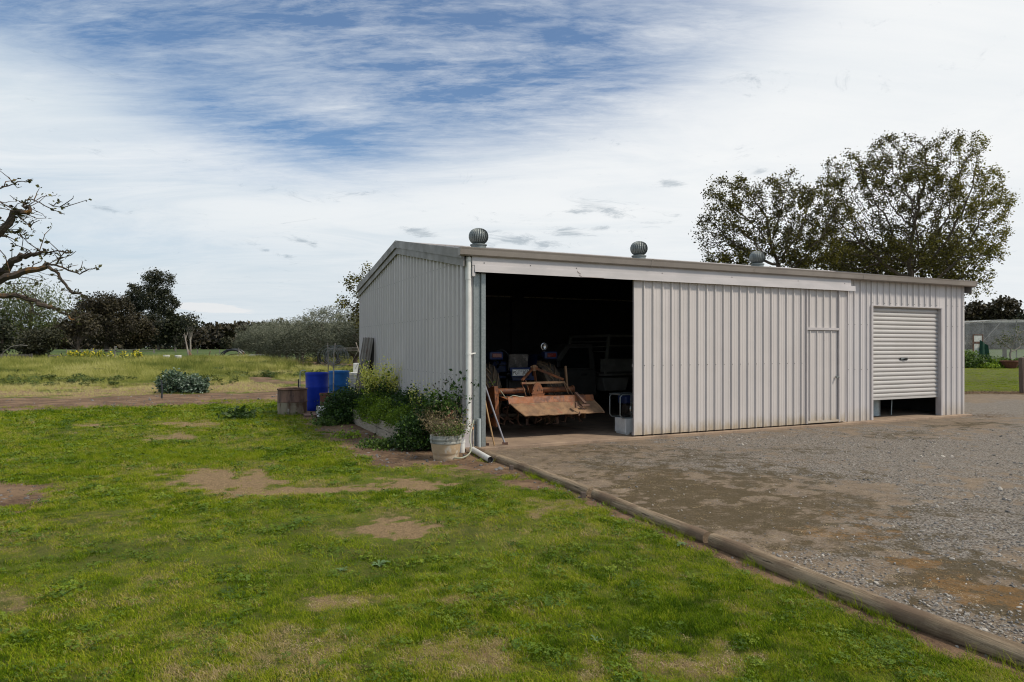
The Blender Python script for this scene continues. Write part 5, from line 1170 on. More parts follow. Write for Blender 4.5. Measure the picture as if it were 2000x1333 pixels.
scrap(473, 82, 'red and white scrap at the end of the olive row', 2, w=1.6, h=.7, mats=('orange', 'white'))
scrap(118, 76, 'dark scrap heap under the small tree', 3, w=2.6, h=.7, mats=('iron', 'iron'))
scrap(258, 78, 'dark scrap heap among the yellow flowers', 4, w=3.0, h=.9, mats=('iron', 'rust_drum'))
q = at(350, 690, 76)
for px, D, lb in ((348, 76, 'pale tub lying in the grass left of the dead trunk'), (325, 78, 'small pale tub by the scrap at mid paddock'), (205, 75, 'pale round bale end among the yellow flowers'), (493, 84, 'light metal sheet bundle beside the olive row')):
    q = at(px, 690, D); o = MB().lathe([(.28, 0), (.34, .05), (.36, .75), (.33, .78), (.001, .75)], 14).build('old_tub', MT['white'], None, smooth=True, loc=(q.x, D, 0)); tag(o, lb, 'tub')
l0 = at(500, 700, 86); root = empty('pale_frame', (l0.x, 86, 0), 0, 'low pale metal frame lying by the olive row', 'frame'); mb = MB()
for k in range(5): mb.bar((-.9 + k * .45, 0, 0), (-.7 + k * .45, 0, .75), .05)
mb.bar((-.9, 0, .7), (1.2, 0, .75), .06); mb.build('frame_bar', MT['white'], root)
# yellow flowering weeds
for k, (px, D, n, lb) in enumerate(((155, 70, 46, 'brightest yellow flowering weed clump'), (180, 72, 24, 'yellow flowering weeds between the two thin stakes, left part'), (202, 72, 22, 'yellow flowering weeds between the two thin stakes, right part'), (255, 73, 30, 'yellow flowering clump by the dark scrap heap'), (135, 71, 12, 'small yellow clump left of the brightest one'))):
    q = at(px, 700, D); shrub('yellow_flower_clump', lb, 'flowers', (q.x, D, 0), n, .9, 1.15, .5, MT['stem'], LM['garden'], 300 + k, 5, .16, .14, r=.012, curl=.3, group='yellow flowers in the paddock', flower=(LM['yellow'], 9, .11, .16))
# arching sprinkler pipe at the left
q = at(30, 690, 68); mb = MB(); mb.tube([(-1.6, 0, .2), (-1.2, 0, 1.2), (-.4, 0, 1.75), (.5, 0, 1.9), (1.2, 0, 1.85)], .045, 6); tag(mb.build('arched_pipe', MT['farfence'], None, smooth=True, loc=(q.x, 68, 0)), 'thin arched grey pipe over the picket fence at the left edge', 'pipe')
# ------------------------------------------------------------------ inside the shed
def frame_at(u, v, rz=0.0): return S(u, v, SL), R(ANG) + rz
def tractor():
    loc, rz = frame_at(1.97, 2.35)                 # local +y points into the shed: the tractor's front
    root = empty('tractor', loc, rz, 'old blue tractor parked nose in at the open shed doorway', 'tractor')
    WR, WW, TR = .68, .37, .69
    def wheel(x, y, Rr, Wd, lugs, nm):
        w = empty(nm, (x, y, Rr), 0); w.parent = root
        mb = MB(); M = Matrix.Rotation(R(90), 4, 'Y')
        mb.lathe([(Rr * .56, -Wd * .42), (Rr * .80, -Wd * .52), (Rr * .92, -Wd * .48), (Rr * .955, -Wd * .30), (Rr * .965, 0), (Rr * .955, Wd * .30), (Rr * .92, Wd * .48), (Rr * .80, Wd * .52), (Rr * .56, Wd * .42)], 44, M)
        for k in range(lugs):
            for sd_ in (-1, 1):
                a0 = 2 * math.pi * (k + (.5 if sd_ > 0 else 0)) / lugs; pts = []
                for t in np.linspace(0, 1, 5):
                    x_ = sd_ * Wd * (.02 + .455 * t); a = a0 - sd_ * 0 - .44 * t * (22 / lugs) ; rr = Rr * (1.0 - .060 * t ** 3)
                    pts.append((x_, rr, a))
                vs = []; 
                for x_, rr, a in pts:
                    for da, r_ in ((-.050, rr * .95), (-.038, rr + .006), (.038, rr + .006), (.050, rr * .95)): vs.append((x_, -r_ * math.sin(a + da), r_ * math.cos(a + da)))
                fs = []
                for i in range(4):
                    for j in range(3): b = i * 4 + j; fs.append((b, b + 1, b + 5, b + 4))
                fs += [(0, 1, 2, 3), (16, 17, 18, 19)]; mb.mat(1).add(vs, fs)
        mb.build('tyre', [MT['tyre'], MT['lug']], w, smooth=True)
        mb = MB(); mb.lathe([(Rr * .60, -Wd * .40), (Rr * .57, -Wd * .30), (Rr * .52, .0), (Rr * .2, .03), (Rr * .18, .09), (.001, .09)], 30, M); mb.build('rim', MT['tblue'] if Rr > .5 else MT['white'], w, smooth=True)
    wheel(-TR, 0, WR, WW, 15, 'rear_wheel'); wheel(TR, 0, WR, WW, 15, 'rear_wheel')
    wheel(-.60, 1.85, .36, .19, 14, 'front_wheel'); wheel(.60, 1.85, .36, .19, 14, 'front_wheel')
    mb = MB(); mb.tube([(-.62, 0, .70), (.62, 0, .70)], .10, 14).box(-.21, .21, -.30, .55, .42, .98).box(-.15, .15, .5, 1.9, .48, .85).bar((-.6, 1.85, .42), (.6, 1.85, .42), .09); mb.build('transmission', MT['iron'], root, bevel=.02)
    mb = MB(); mb.prism([(.75, .80), (2.15, .80), (2.2, 1.0), (2.15, 1.22), (.78, 1.34)], -.24, .24); mb.build('bonnet', MT['tblue'], root, bevel=.04)
    for s_ in (-1, 1):                               # mudguards with their tail lamps
        mb = MB(); A = []; B = []
        for a in np.linspace(R(-14), R(80), 12):
            A.append((s_ * .50, .80 * math.sin(a), .70 + .80 * math.cos(a))); B.append((s_ * .86, .80 * math.sin(a), .70 + .80 * math.cos(a)))
        mb.strip(A, B); mb.strip([(s_ * .50, y, z) for _, y, z in A], [(s_ * .50, y * .55, .70 + (z - .70) * .55) for _, y, z in A]); g_ = mb.build('mudguard', MT['tblue'], root, normals=False)
        mb = MB(); mb.prism([(-.60, 1.40), (-.52, 1.40), (-.40, 1.49), (-.40, 1.56), (-.60, 1.56)], s_ * .61 - .15, s_ * .61 + .15); mb.build('lamp_housing', MT['tblue'], root, bevel=.045)
        mb = MB(); mb.box(s_ * .61 - .10, s_ * .61 + .10, -.618, -.602, 1.445, 1.525); mb.build('tail_light', MT['red_lens'], root, bevel=.02)
    mb = MB(); mb.box(-.22, .22, -.22, .20, 1.05, 1.13); mb.build('seat', MT['ink'], root, bevel=.03)
    mb = MB(); mb.prism([(-.30, 1.16), (-.24, 1.16), (-.30, 1.52), (-.36, 1.50)], -.22, .22); mb.build('backrest', surf('torn_seat', (.10, .085, .07), (.05, .045, .04), 9, .8, c3=(.18, .16, .14), c3amt=.4, c3sc=8), root, bevel=.03)
    mb = MB(); mb.prism([(-.64, 1.05), (-.58, 1.05), (-.50, 1.24), (-.54, 1.24)], -.30, .16).box(-.25, .25, -.55, -.45, .98, 1.06); mb.build('toolbox', MT['tblue'], root, bevel=.01)
    pl = MB().box(-.186, .186, -.652, -.646, .988, 1.118).build('number_plate', MT['plate'], root, bevel=.004); pl.location = (-.11, 0, .09)
    mb = MB()
    for x0, x1, z0, z1 in ((-.183, .183, .990, .994), (-.183, .183, 1.112, 1.116), (-.183, -.179, .99, 1.116), (.179, .183, .99, 1.116)): mb.box(x0, x1, -.655, -.6525, z0, z1)
    mb.build('border', MT['ink'], pl)
    def text(s, size, x, z, nm='lettering', sx=1.0):
        c = bpy.data.curves.new('lettering', 'FONT'); c.body = s; c.size = size; c.align_x = 'CENTER'; c.align_y = 'CENTER'; c.extrude = .0015; c.offset = .0003
        t = bpy.data.objects.new('lettering', c); COL.objects.link(t); bpy.context.view_layer.update(); me = bpy.data.meshes.new_from_object(t.evaluated_get(bpy.context.evaluated_depsgraph_get())); bpy.data.objects.remove(t)
        o = bpy.data.objects.new(nm, me); COL.objects.link(o); o.parent = pl; me.materials.clear(); me.materials.append(MT['ink']); o.location = (x, -.6545, z); o.rotation_euler = (R(90), 0, 0); o.scale = (sx, 1, 1)
    text('PGT', .112, -.098, 1.050, sx=.78); text('*', .09, .004, 1.066, sx=.8); text('203', .112, .098, 1.050, sx=.82)
    mb = MB(); mb.tube([(.52, -.40, 1.50), (.52, -.42, 1.62)], .012, 8); lb = mb.build('lamp_bracket', MT['iron'], root)
    mb = MB(); M = Matrix.Translation((.52, -.44, 1.66)) @ Matrix.Rotation(R(90), 4, 'X'); mb.lathe([(.001, -.06), (.05, -.05), (.075, .0), (.078, .02), (.068, .022), (.05, -.01), (.001, -.02)], 24, M); mb.build('work_lamp', MT['chrome'], root, smooth=True)
    mb = MB(); mb.tube([(.17 * math.cos(a), .52 + .05 * math.sin(a), 1.42 + .17 * math.sin(a)) for a in np.linspace(0, 6.28, 20)], .012, 6, cap=False).bar((0, .52, 1.42), (0, .75, 1.2), .03); mb.build('steering_wheel', MT['ink'], root)
    for s_ in (-1, 1): mb = MB(); mb.bar((s_ * .30, -.1, .50), (s_ * .42, -.95, .42), .06, .03).bar((s_ * .24, -.28, 1.0), (s_ * .38, -.62, .46), .035); mb.build('lift_arm', MT['iron'], root)
tractor()
def tiller():
    loc, rz = frame_at(2.0, 1.12); loc = loc + Vector((0, 0, .12))
    root = empty('rotary_hoe', loc, rz, 'orange rotary hoe with its dirt caked tailgate raised, hitched behind the tractor', 'rotary hoe')
    mb = MB(); mb.tube([(-.86, .10, .70), (-.30, .10, .70)], .055, 14).tube([(.02, .10, .70), (.77, .10, .70)], .055, 14).tube([(.75, .10, .70), (.78, .10, .70)], .072, 14); mb.build('cross_tube', MT['orange'], root, smooth=True)
    mb = MB(); mb.prism([(-.12, .56), (-.12, .70), (-.10, .78), (.0, .85), (.25, .85), (.30, .56)], -.27, .01)
    pr_ = [(-.245 + .115 * (1 - math.cos(a)), .66 + .20 * math.sin(a)) for a in np.linspace(0, math.pi, 12)]
    mb2 = MB(); vs = [(x - .005, -.145, z) for x, z in pr_] + [(x - .005, .1, z) for x, z in pr_]; n = len(pr_)
    mb2.add(vs, [tuple(range(n)), tuple(range(2 * n - 1, n - 1, -1))] + [(i, i + 1, n + i + 1, n + i) for i in range(n - 1)]).box(-.26, .005, -.150, -.125, .56, .66).box(-.275, .02, -.16, -.13, .648, .660)
    gb = mb2.build('gearbox', MT['orange'], root, bevel=.008)
    mb = MB()
    for x in (-.22, -.13, -.04): mb.tube([(x, -.158, .72), (x, -.145, .72)], .012, 6)
    mb.build('bolts', MT['orange_dirty'], gb)
    # hitch frame
    for nm, a, b, w in (('hitch_strut', (-.42, -.05, .90), (-.0, .32, 1.12), .045), ('hitch_strut', (.48, -.05, .90), (.04, .32, 1.12), .055), ('hitch_strut', (.15, .42, .66), (.02, .32, 1.10), .045),
                        ('hitch_bar', (-.45, -.08, .85), (.48, -.08, .85), .05), ('hitch_brace', (-.44, -.08, .85), (-.32, -.02, .60), .018), ('hitch_brace', (-.36, -.08, .90), (-.22, -.02, .58), .018),
                        ('hitch_brace', (.46, -.08, .85), (.54, -.14, .62), .02), ('hitch_brace', (.48, -.08, .85), (.66, -.10, .60), .022), ('depth_arm', (.60, .02, .70), (.58, .06, 1.16), .045)):
        m_ = MB(); m_.bar(a, b, w, w * .8); m_.build(nm, MT['orange_dirty'] if nm != 'hitch_strut' else MT['orange'], root, bevel=.004)
    mb = MB(); mb.box(-.02, .06, .29, .35, 1.06, 1.18).tube([(-.06, .32, 1.14), (.10, .32, 1.14)], .016, 8); mb.build('top_link', MT['orange_dirty'], root)
    # hood and tailgate
    mb = MB(); A = []; B = []
    for y, z in ((.42, .50), (.30, .58), (.05, .60), (-.18, .575), (-.30, .555)): A.append((-.82, y, z)); B.append((.96, y, z))
    mb.strip(A, B); mb.strip([(x, y, z - .012) for x, y, z in A], [(x, y, z - .012) for x, y, z in B]); mb.build('hood', MT['orange'], root, normals=False)
    mb = MB(); pl_ = [(-.30, .60), (-.33, .585), (-.36, .49), (-.345, .475)]
    mb.prism([(-.305, .605), (-.325, .605), (-.37, .50), (-.36, .485), (-.345, .495), (-.318, .585)], -.84, .98); mb.tube([(-.84, -.315, .602), (.98, -.315, .602)], .012, 8); mb.build('hinge_plate', MT['orange'], root, bevel=.003)
    mb = MB(); n = 14; T0 = []; T1 = []; T2 = []
    for i in range(n + 1):
        t = i / n; x = -.88 + 1.86 * t; xb = 0; T0.append((-.81 + 1.78 * t, -.365, .50)); T1.append((-.74 + 1.75 * t, -.50, .40 + .006 * math.sin(i))); T2.append((xb + .0, -.74 - .008 * math.sin(i * 1.3), .345 + .008 * math.sin(i * 2.1)))
    T2 = [(-.64 + 1.68 * i / n, -.63, .295 + .006 * math.sin(i * 2.1)) for i in range(n + 1)]
    mb.strip(T0, T1).strip(T1, T2); dn = Vector((0, .008, -.012)); mb.strip([Vector(q) + dn for q in T0], [Vector(q) + dn for q in T1]).strip([Vector(q) + dn for q in T1], [Vector(q) + dn for q in T2])
    mb.tube(T2, .012, 6); mb.tube([T0[0], T1[0], T2[0]], .012, 6).tube([T0[-1], T1[-1], T2[-1]], .012, 6); mb.build('tailgate', MT['orange_dirty'], root, normals=False)
    mb = MB(); mb.bar((.60, -.30, .66), (.66, -.56, .47), .06, .03).box(.56, .74, -.60, -.56, .425, .455).bar((.42, -.62, .40), (.42, -.62, .50), .05, .03).bar((.44, -.62, .46), (.56, -.72, .37), .02).tube([(.42, -.745, .34), (.43, -.75, .30), (.40, -.75, .27)], .012, 6); mb.build('tailgate_prop', MT['rust_drum'], root)
    mb = MB(); mb.prism([(.45, .06), (.50, .40), (.42, .72), (.18, .80), (.10, .72), (.02, .30), (.10, .05)], -.935, -.91).prism([(-.06, .05), (.02, .04), (.10, .78), (.02, .80)], -.96, -.88); mb.build('side_plate', MT['orange'], root, bevel=.006)
    mb = MB(); mb.prism([(.42, .12), (.45, .50), (.10, .60), (-.05, .5), (.0, .12)], .98, 1.0); mb.build('side_plate', MT['orange_dirty'], root)
    mb = MB(); mb.tube([(-.97, .15, .24), (.97, .15, .24)], .04, 10); rt_ = mb.build('rotor', MT['iron'], root)
    mb = MB()
    for k in range(9):
        x = -.88 + .22 * k; mb.lathe([(.001, -.004), (.10, -.004), (.10, .004), (.001, .004)], 14, Matrix.Translation((x, .15, .24)) @ Matrix.Rotation(R(90), 4, 'Y'))
        for q in range(4):
            a = q * 1.57 + k * .5; mb.bar((x, .15 + .09 * math.cos(a), .24 + .09 * math.sin(a)), (x, .15 + .21 * math.cos(a), .24 + .21 * math.sin(a)), .012, .05).bar((x, .15 + .21 * math.cos(a), .24 + .21 * math.sin(a)), (x + .07 * (-1) ** q, .15 + .215 * math.cos(a + .25), .24 + .215 * math.sin(a + .25)), .05, .012)
    mb.build('blades', MT['rust_drum'], rt_)
    mb = MB(); mb.tube([(-.86, -.04, .72), (-.83, -.2, .60), (-.80, -.28, .60), (-.72, -.3, .645), (-.60, -.32, .62), (-.5, -.30, .61)], .008, 6); mb.build('cable', MT['hose'], root)
tiller()
def ute():
    loc, rz = frame_at(2.5, 3.25)
    root = empty('utility_truck', loc, rz, 'white tray back utility truck parked crosswise at the back of the shed', 'truck')
    W_ = 1.75
    mb = MB(); mb.prism([(.0, .55), (.0, 1.02), (W_, 1.02), (W_, .55)], .0, .95); 
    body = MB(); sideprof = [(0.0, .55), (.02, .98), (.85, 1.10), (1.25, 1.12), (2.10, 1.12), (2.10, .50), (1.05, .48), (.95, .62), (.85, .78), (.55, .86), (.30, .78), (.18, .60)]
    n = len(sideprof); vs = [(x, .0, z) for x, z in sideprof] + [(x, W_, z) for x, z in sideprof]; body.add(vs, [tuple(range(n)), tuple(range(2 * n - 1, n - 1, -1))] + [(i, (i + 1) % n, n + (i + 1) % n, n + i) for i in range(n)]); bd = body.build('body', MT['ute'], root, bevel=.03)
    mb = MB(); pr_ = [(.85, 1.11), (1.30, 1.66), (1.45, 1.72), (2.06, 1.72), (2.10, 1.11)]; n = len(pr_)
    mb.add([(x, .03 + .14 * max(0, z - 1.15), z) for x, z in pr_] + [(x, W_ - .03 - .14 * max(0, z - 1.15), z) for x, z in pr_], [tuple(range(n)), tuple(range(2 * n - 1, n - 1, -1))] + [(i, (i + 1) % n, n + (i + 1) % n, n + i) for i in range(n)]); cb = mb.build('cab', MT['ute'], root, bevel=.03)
    mb = MB(); mb.add([(1.02, .025, 1.16), (1.93, .025, 1.16), (1.93, .085, 1.63), (1.42, .085, 1.63)], [(0, 1, 2, 3)]); mb.build('window', MT['glass'], cb)
    mb = MB(); mb.box(1.68, 1.84, -.012, .004, .98, 1.03); mb.build('door_handle', MT['ink'], bd)
    mb = MB(); mb.box(.95, 1.05, -.17, -.02, 1.18, 1.34); mb.build('mirror', MT['ink'], root, bevel=.02)
    for x in (.56, 3.3):
        w = empty('wheel', (x, .12, .36)); w.parent = root; M = Matrix.Rotation(R(90), 4, 'X')
        mb = MB(); mb.lathe([(.21, -.10), (.34, -.11), (.365, -.06), (.365, .06), (.34, .11), (.21, .10)], 30, M); mb.build('tyre', MT['ink'], w, smooth=True); mb = MB(); mb.lathe([(.21, .08), (.18, .03), (.05, .06), (.001, .06)], 20, M); mb.build('rim', MT['iron'], w, smooth=True)
    mb = MB(); mb.box(2.16, 4.75, -.06, W_ + .06, 1.02, 1.06).box(2.20, 4.7, .35, .45, .86, 1.015).box(2.2, 4.7, W_ - .45, W_ - .35, .86, 1.015).box(.5, 2.2, .4, 1.3, .4, .54); tr = mb.build('tray', MT['ute'], root)
    mb = MB(); mb.box(2.18, 4.74, -.075, -.045, 1.065, 1.37).box(2.18, 4.74, -.095, -.076, 1.19, 1.225).box(2.18, 4.74, -.095, -.076, 1.33, 1.37).box(2.14, 4.76, -.09, -.03, .97, 1.015); mb.build('side_board', MT['ute_tray'], root, bevel=.006)
    mb = MB()
    for y in (-.05, W_ + .02): mb.bar((2.30, y, 1.0), (2.42, y, 1.95), .06)
    mb.bar((2.42, -.05, 1.92), (2.42, W_ + .02, 1.92), .06).bar((2.42, -.04, 1.92), (4.6, -.04, 1.92), .05)
    for z in (1.78, 1.66, 1.54): mb.bar((2.40, -.04, z), (2.40, W_, z), .025)
    mb.bar((2.42, -.04, 1.68), (4.6, -.04, 1.68), .03); mb.build('headboard', MT['ute_tray'], root)
    mb = MB(); n = 4; mb.add([(2.26, -.02, .92), (3.02, -.02, .92), (2.93, -.02, .60), (2.32, -.02, .60), (2.26, .34, .92), (3.02, .34, .92), (2.93, .34, .60), (2.32, .34, .60)], [(0, 1, 2, 3), (7, 6, 5, 4), (0, 4, 5, 1), (1, 5, 6, 2), (2, 6, 7, 3), (3, 7, 4, 0)]); mb.build('under_tray_box', MT['ute_tray'], root, bevel=.02)
ute()
# generator on a foam box beside the sliding door
loc, rz = frame_at(3.53, .36); fb = empty('foam_box', loc, rz, 'grey white polystyrene box on the slab beside the sliding door', 'box')
mb = MB(); W_, H_ = .42, .30; N_ = 12; mb.box(-W_ / 2, W_ / 2, -.15, .20, .035, H_)
for k in range(3): mb.box(-W_ / 2 + .02 + k * .15, -W_ / 2 + .10 + k * .15, -.145, .19, .0, .036)
for x in (-.21, -.02, .13): mb.box(x, x + .03, -.158, -.149, .03, H_ - .005)
mb.build('box_body', MT['foam'], fb, bevel=.008)
loc, rz = frame_at(3.50, .40); gen = empty('generator', loc + Vector((0, 0, .302)), rz, 'portable generator in a tube frame standing on the foam box', 'generator')
for y in (-.15, .20):
    mb = MB(); r_ = .05; pts = [(-.27 + r_, y, .0), (.27 - r_, y, .0), (.27, y, r_), (.27, y, .44 - r_), (.27 - r_, y, .44), (-.27 + r_, y, .44), (-.27, y, .44 - r_), (-.27, y, r_), (-.27 + r_, y, 0)]; mb.tube([(a, b, c + .012) for a, b, c in pts], .012, 8); mb.build('tube_frame', MT['galv'], gen, smooth=True)
mb = MB(); mb.tube([(-.02, -.15, .012), (-.02, -.15, .44)], .010, 8).bar((-.27, -.15, .45), (-.27, .2, .45), .02).bar((.27, -.15, .45), (.27, .2, .45), .02); mb.build('cross_bar', MT['galv'], gen)
mb = MB(); mb.box(-.02, .25, -.10, .15, .04, .24).tube([(-.05, .03, .17), (.05, .03, .17)], .10, 16).box(-.1, .2, -.06, .12, .02, .05); mb.build('engine', MT['iron'], gen, bevel=.015)
mb = MB(); mb.lathe([(.03, 0), (.085, .005), (.095, .02), (.085, .035), (.03, .04)], 20, Matrix.Translation((.06, -.105, .17)) @ Matrix.Rotation(R(90), 4, 'X')).tube([(.16, -.12, .30), (.16, -.12, .20)], .02, 10); mb.build('starter', MT['chrome'], gen, smooth=True)
mb = MB(); mb.box(-.12, .24, -.11, .17, .27, .42); mb.build('fuel_tank', MT['tblue'], gen, bevel=.03)
# poles leaning inside the post
for a, b, zt, mt, lb, r in (((.75, .02), (.36, .18), 1.30, 'handle_grey', 'grey painted tool handle leaning inside the door post, the rightmost', .015), ((.52, -.06), (.36, .10), 1.06, 'handle_wood', 'yellow bamboo pole leaning inside the door post between the other two', .014), ((.42, .06), (.34, .14), .72, 'handle_wood', 'short wooden handle nearest the door post', .015)):
    A_ = S(a[0], a[1], SL); B_ = S(b[0], b[1], zt); root = empty('tool_handle', A_, 0, lb, 'tool', 'tool handles leaning inside the door post'); mb = MB(); mb.tube([(0, 0, 0.01), (B_ - A_) * .5 + Vector((0, 0, -.01)), B_ - A_], r, 8); mb.build('handle', MT[mt], root, smooth=True)
    if r == .015: mb = MB(); mb.box(-.05, .05, -.02, .02, .0, .04); mb.build('tool_head', MT['rust_drum'], root)
# drum seen under the roller door, and dark odds and ends deeper in
loc, rz = frame_at(10.75, .75); root = empty('steel_drum', loc, rz, 'grey drum standing just inside the half open roller door', 'drum'); mb = MB(); mb.lathe([(.25, 0), (.26, .01), (.25, .03), (.25, .8), (.26, .82), (.24, .82), (.001, .8)], 28); mb.build('drum_body', MT['galv'], root, smooth=True)
o = MB().bar((0, 0, 0), (.10, .1, .9), .02).build('tow_bar', MT['galv'], None, loc=S(11.35, .6, SL)); tag(o, 'thin steel rod leaning beside the drum under the roller door', 'rod')

# ------------------------------------------------------------------ right hand garden
q = gpx(1999, 768); o = MB().add([(-.11, -.09, -.1), (.11, -.09, -.1), (.11, .09, -.1), (-.11, .09, -.1), (-.15, -.09, 1.30), (.06, -.09, 1.33), (.06, .09, 1.33), (-.15, .09, 1.30)], [(0, 3, 2, 1), (4, 5, 6, 7), (0, 1, 5, 4), (1, 2, 6, 5), (2, 3, 7, 6), (3, 0, 4, 7)]).build('timber_post', MT['timber_post'], None, bevel=.012, loc=(q.x + .02, q.y, 0)); tag(o, 'dark weathered timber post at the right edge of the lawn', 'post')
def netting():
    m, nt, p, out = M_new('bird_net'); g = N(nt); p.inputs['Base Color'].default_value = (.46, .47, .47, 1); p.inputs['Roughness'].default_value = .9
    t = g.n('ShaderNodeBsdfTransparent'); mx_ = g.n('ShaderNodeMixShader'); f = g.ramp(g.noise(g.coord(), 1.2, 5, .6), .3, .7, .22, .42); g.l(f, mx_.inputs[0]); g.l(t.outputs[0], mx_.inputs[1]); g.l(p.outputs[0], mx_.inputs[2]); g.l(mx_.outputs[0], out.inputs[0]); return m
MT['net'] = netting()
Dn = 62; x0, x1 = at(1868, 700, Dn).x, at(2120, 700, Dn).x
root = empty('net_enclosure', (x0, Dn, 0), 0, 'tall fruit cage draped in white bird netting beyond the lawn', 'net enclosure')
Wn = x1 - x0; nx_ = 26; xs = np.linspace(0, Wn, nx_ + 1)
def ztop(x): return 3.9 + .35 * sstep(x, 1.2, 3.6) - .10 * math.sin(x * 2.1) ** 2
mb = MB(); mb.strip([(x, 0.05 * math.sin(x * 3), .15) for x in xs], [(x, .04 * math.sin(x * 4), float(ztop(x))) for x in xs]).strip([(x, .04 * math.sin(x * 4), float(ztop(x))) for x in xs], [(x, 9, float(ztop(x)) + .1) for x in xs]).strip([(0, y, .15) for y in np.linspace(0, 9, 5)], [(0, y, 3.9) for y in np.linspace(0, 9, 5)])
mb.build('netting', MT['net'], root, smooth=True, normals=False)
for k, x in enumerate((1.0, 2.5, 5.6, 8.4, 11.2)): mb = MB(); mb.tube([(x, .1, 0), (x, .1, float(ztop(x)) - .02)], .05, 6); mb.build('post', MT['fence'], root)
mb = MB(); mb.tube([(2.3, .12, 2.0), (4.2, .12, 4.0)], .04, 6).tube([(0, .08, 3.85), (3.5, .08, 4.12), (Wn, .08, 4.1)], .035, 6); mb.build('brace', MT['farfence'], root)
dr = at(1907, 690, 61.6); root = empty('white_door', (dr.x, 61.4, 0), 0, 'white framed garden door in the side of the net enclosure', 'door'); mb = MB(); mb.box(-.36, .36, -.03, .03, .1, 2.0).box(-.36, .36, -.03, .03, 2.2, 2.75); mb.build('panel', MT['white'], root); mb = MB(); mb.box(-.46, -.37, -.05, .05, 0, 2.85).box(.37, .46, -.05, .05, 0, 2.85).box(-.37, .37, -.05, .05, 2.01, 2.19).box(-.37, .37, -.05, .05, 2.76, 2.85); mb.build('frame', MT['rust_drum'], root)
MT['gshade'] = surf('green_shadecloth', (.01, .06, .035), (.008, .04, .025), 3, .9); q = at(1922, 690, 61.3); mb = MB(); mb.strip([(x, .06 * math.sin(x * 9), .1) for x in np.linspace(-.5, .5, 12)], [(x * (.7 if 1 else 1) - .08, .06 * math.sin(x * 9 + .4), 2.1 - .5 * x) for x in np.linspace(-.5, .5, 12)]); tag(mb.build('shade_cloth', MT['gshade'], None, smooth=True, normals=False, loc=(q.x, 61.2, 0)), 'dark green shade cloth hanging beside the white garden door', 'cloth')
D = 60.5; bx, by = at(1975, 700, D).x, D
E = [ball(*a, D, bx, by) for a in ((1965, 660, 25, 14), (1990, 655, 30, 18), (1950, 668, 18, 8), (2010, 670, 20, 14))]
branchy_tree('apple_tree', 'small apple tree with bare pale twisting limbs in front of the netting', 'tree', (bx, by, 0), E, [(0, 0, -.1), (0, 0, .5), (-.1, 0, .9)], LM['willow'], MT['bark_pale'], 45, natt=260, step=.22, kill=.34, nleaf=6, lsize=.10, lspread=.12, r0=.016, leaf_r=.04)
for k, (px, D, w, h, lm, tb, lb) in enumerate(((1893, 56, 1.0, 1.5, 'garden', .7, 'tall yellow green shrub against the shed corner in the flower bed'), (1908, 55, .9, .8, 'garden', .35, 'low green plant below the white garden door'), (1922, 55.5, 1.0, .95, 'parsley', .6, 'dark green plant below the shade cloth'), (1940, 55, .9, .65, 'lime', .3, 'bright green low plant mid flower bed'), (1955, 56, .9, .8, 'garden', .4, 'green plant left of the terracotta pot'), (1990, 56, .9, .75, 'garden', .6, 'green plant right of the terracotta pot'), (1930, 54.2, .5, .35, 'lime', .6, 'smallest plant at the lawn edge of the flower bed'))):
    u, v = uv_of(at(px, 700, D).x, D); mound('garden_plant', lb, u, v, 0, w, .7, h, 2400, .13, LM[lm], 400 + k, group='plants in the flower bed by the net enclosure', tb=tb, clump=.16)
q = at(1973, 700, 54); o = MB().lathe([(.38, 0), (.40, .02), (.62, .50), (.68, .52), (.68, .62), (.60, .62), (.55, .5), (.001, .5)], 26).build('terracotta_pot', MT['brick'], None, smooth=True, loc=(q.x, 54, .1)); tag(o, 'wide terracotta pot at the edge of the right hand lawn', 'pot')
o.location.z = 0

# ------------------------------------------------------------------ scatter: grass, weeds, straw, stones
HID = []
def proto(name, verts, faces, mat):
    me = bpy.data.meshes.new(name); me.from_pydata([tuple(v) for v in verts], [], faces); me.materials.append(mat); o = bpy.data.objects.new(name, me); HID.append(o); return o
def tuft(seed, n, rad, hmin, hmax, w, lean, mat, seg=2):
    rng = np.random.default_rng(seed); V = []; Fc = []
    for k in range(n):
        a = rng.uniform(0, 6.28); r = rad * math.sqrt(rng.random()); b = np.array([math.cos(a) * r, math.sin(a) * r, -.003]); d = rng.uniform(0, 6.28); h = rng.uniform(hmin, hmax); ln = rng.uniform(.2, 1) * lean * h; dx = np.array([math.cos(d), math.sin(d), 0]); s_ = np.array([-math.sin(d), math.cos(d), 0]); s_ = s_ * math.cos(1.0) + dx * .3; i = len(V)
        for t in np.linspace(0, 1, seg + 1):
            c = b + dx * ln * t * t + np.array([0, 0, h * (t - .25 * t * t * lean)]); ww = w * (1 - t) ** .6 * .5
            V += [c - s_ * ww, c + s_ * ww] if t < 1 else [c]
        for q in range(seg - 1): Fc.append((i + 2 * q, i + 2 * q + 1, i + 2 * q + 3, i + 2 * q + 2))
        Fc.append((i + 2 * seg - 2, i + 2 * seg - 1, i + 2 * seg))
    return proto('tuft', V, Fc, mat)
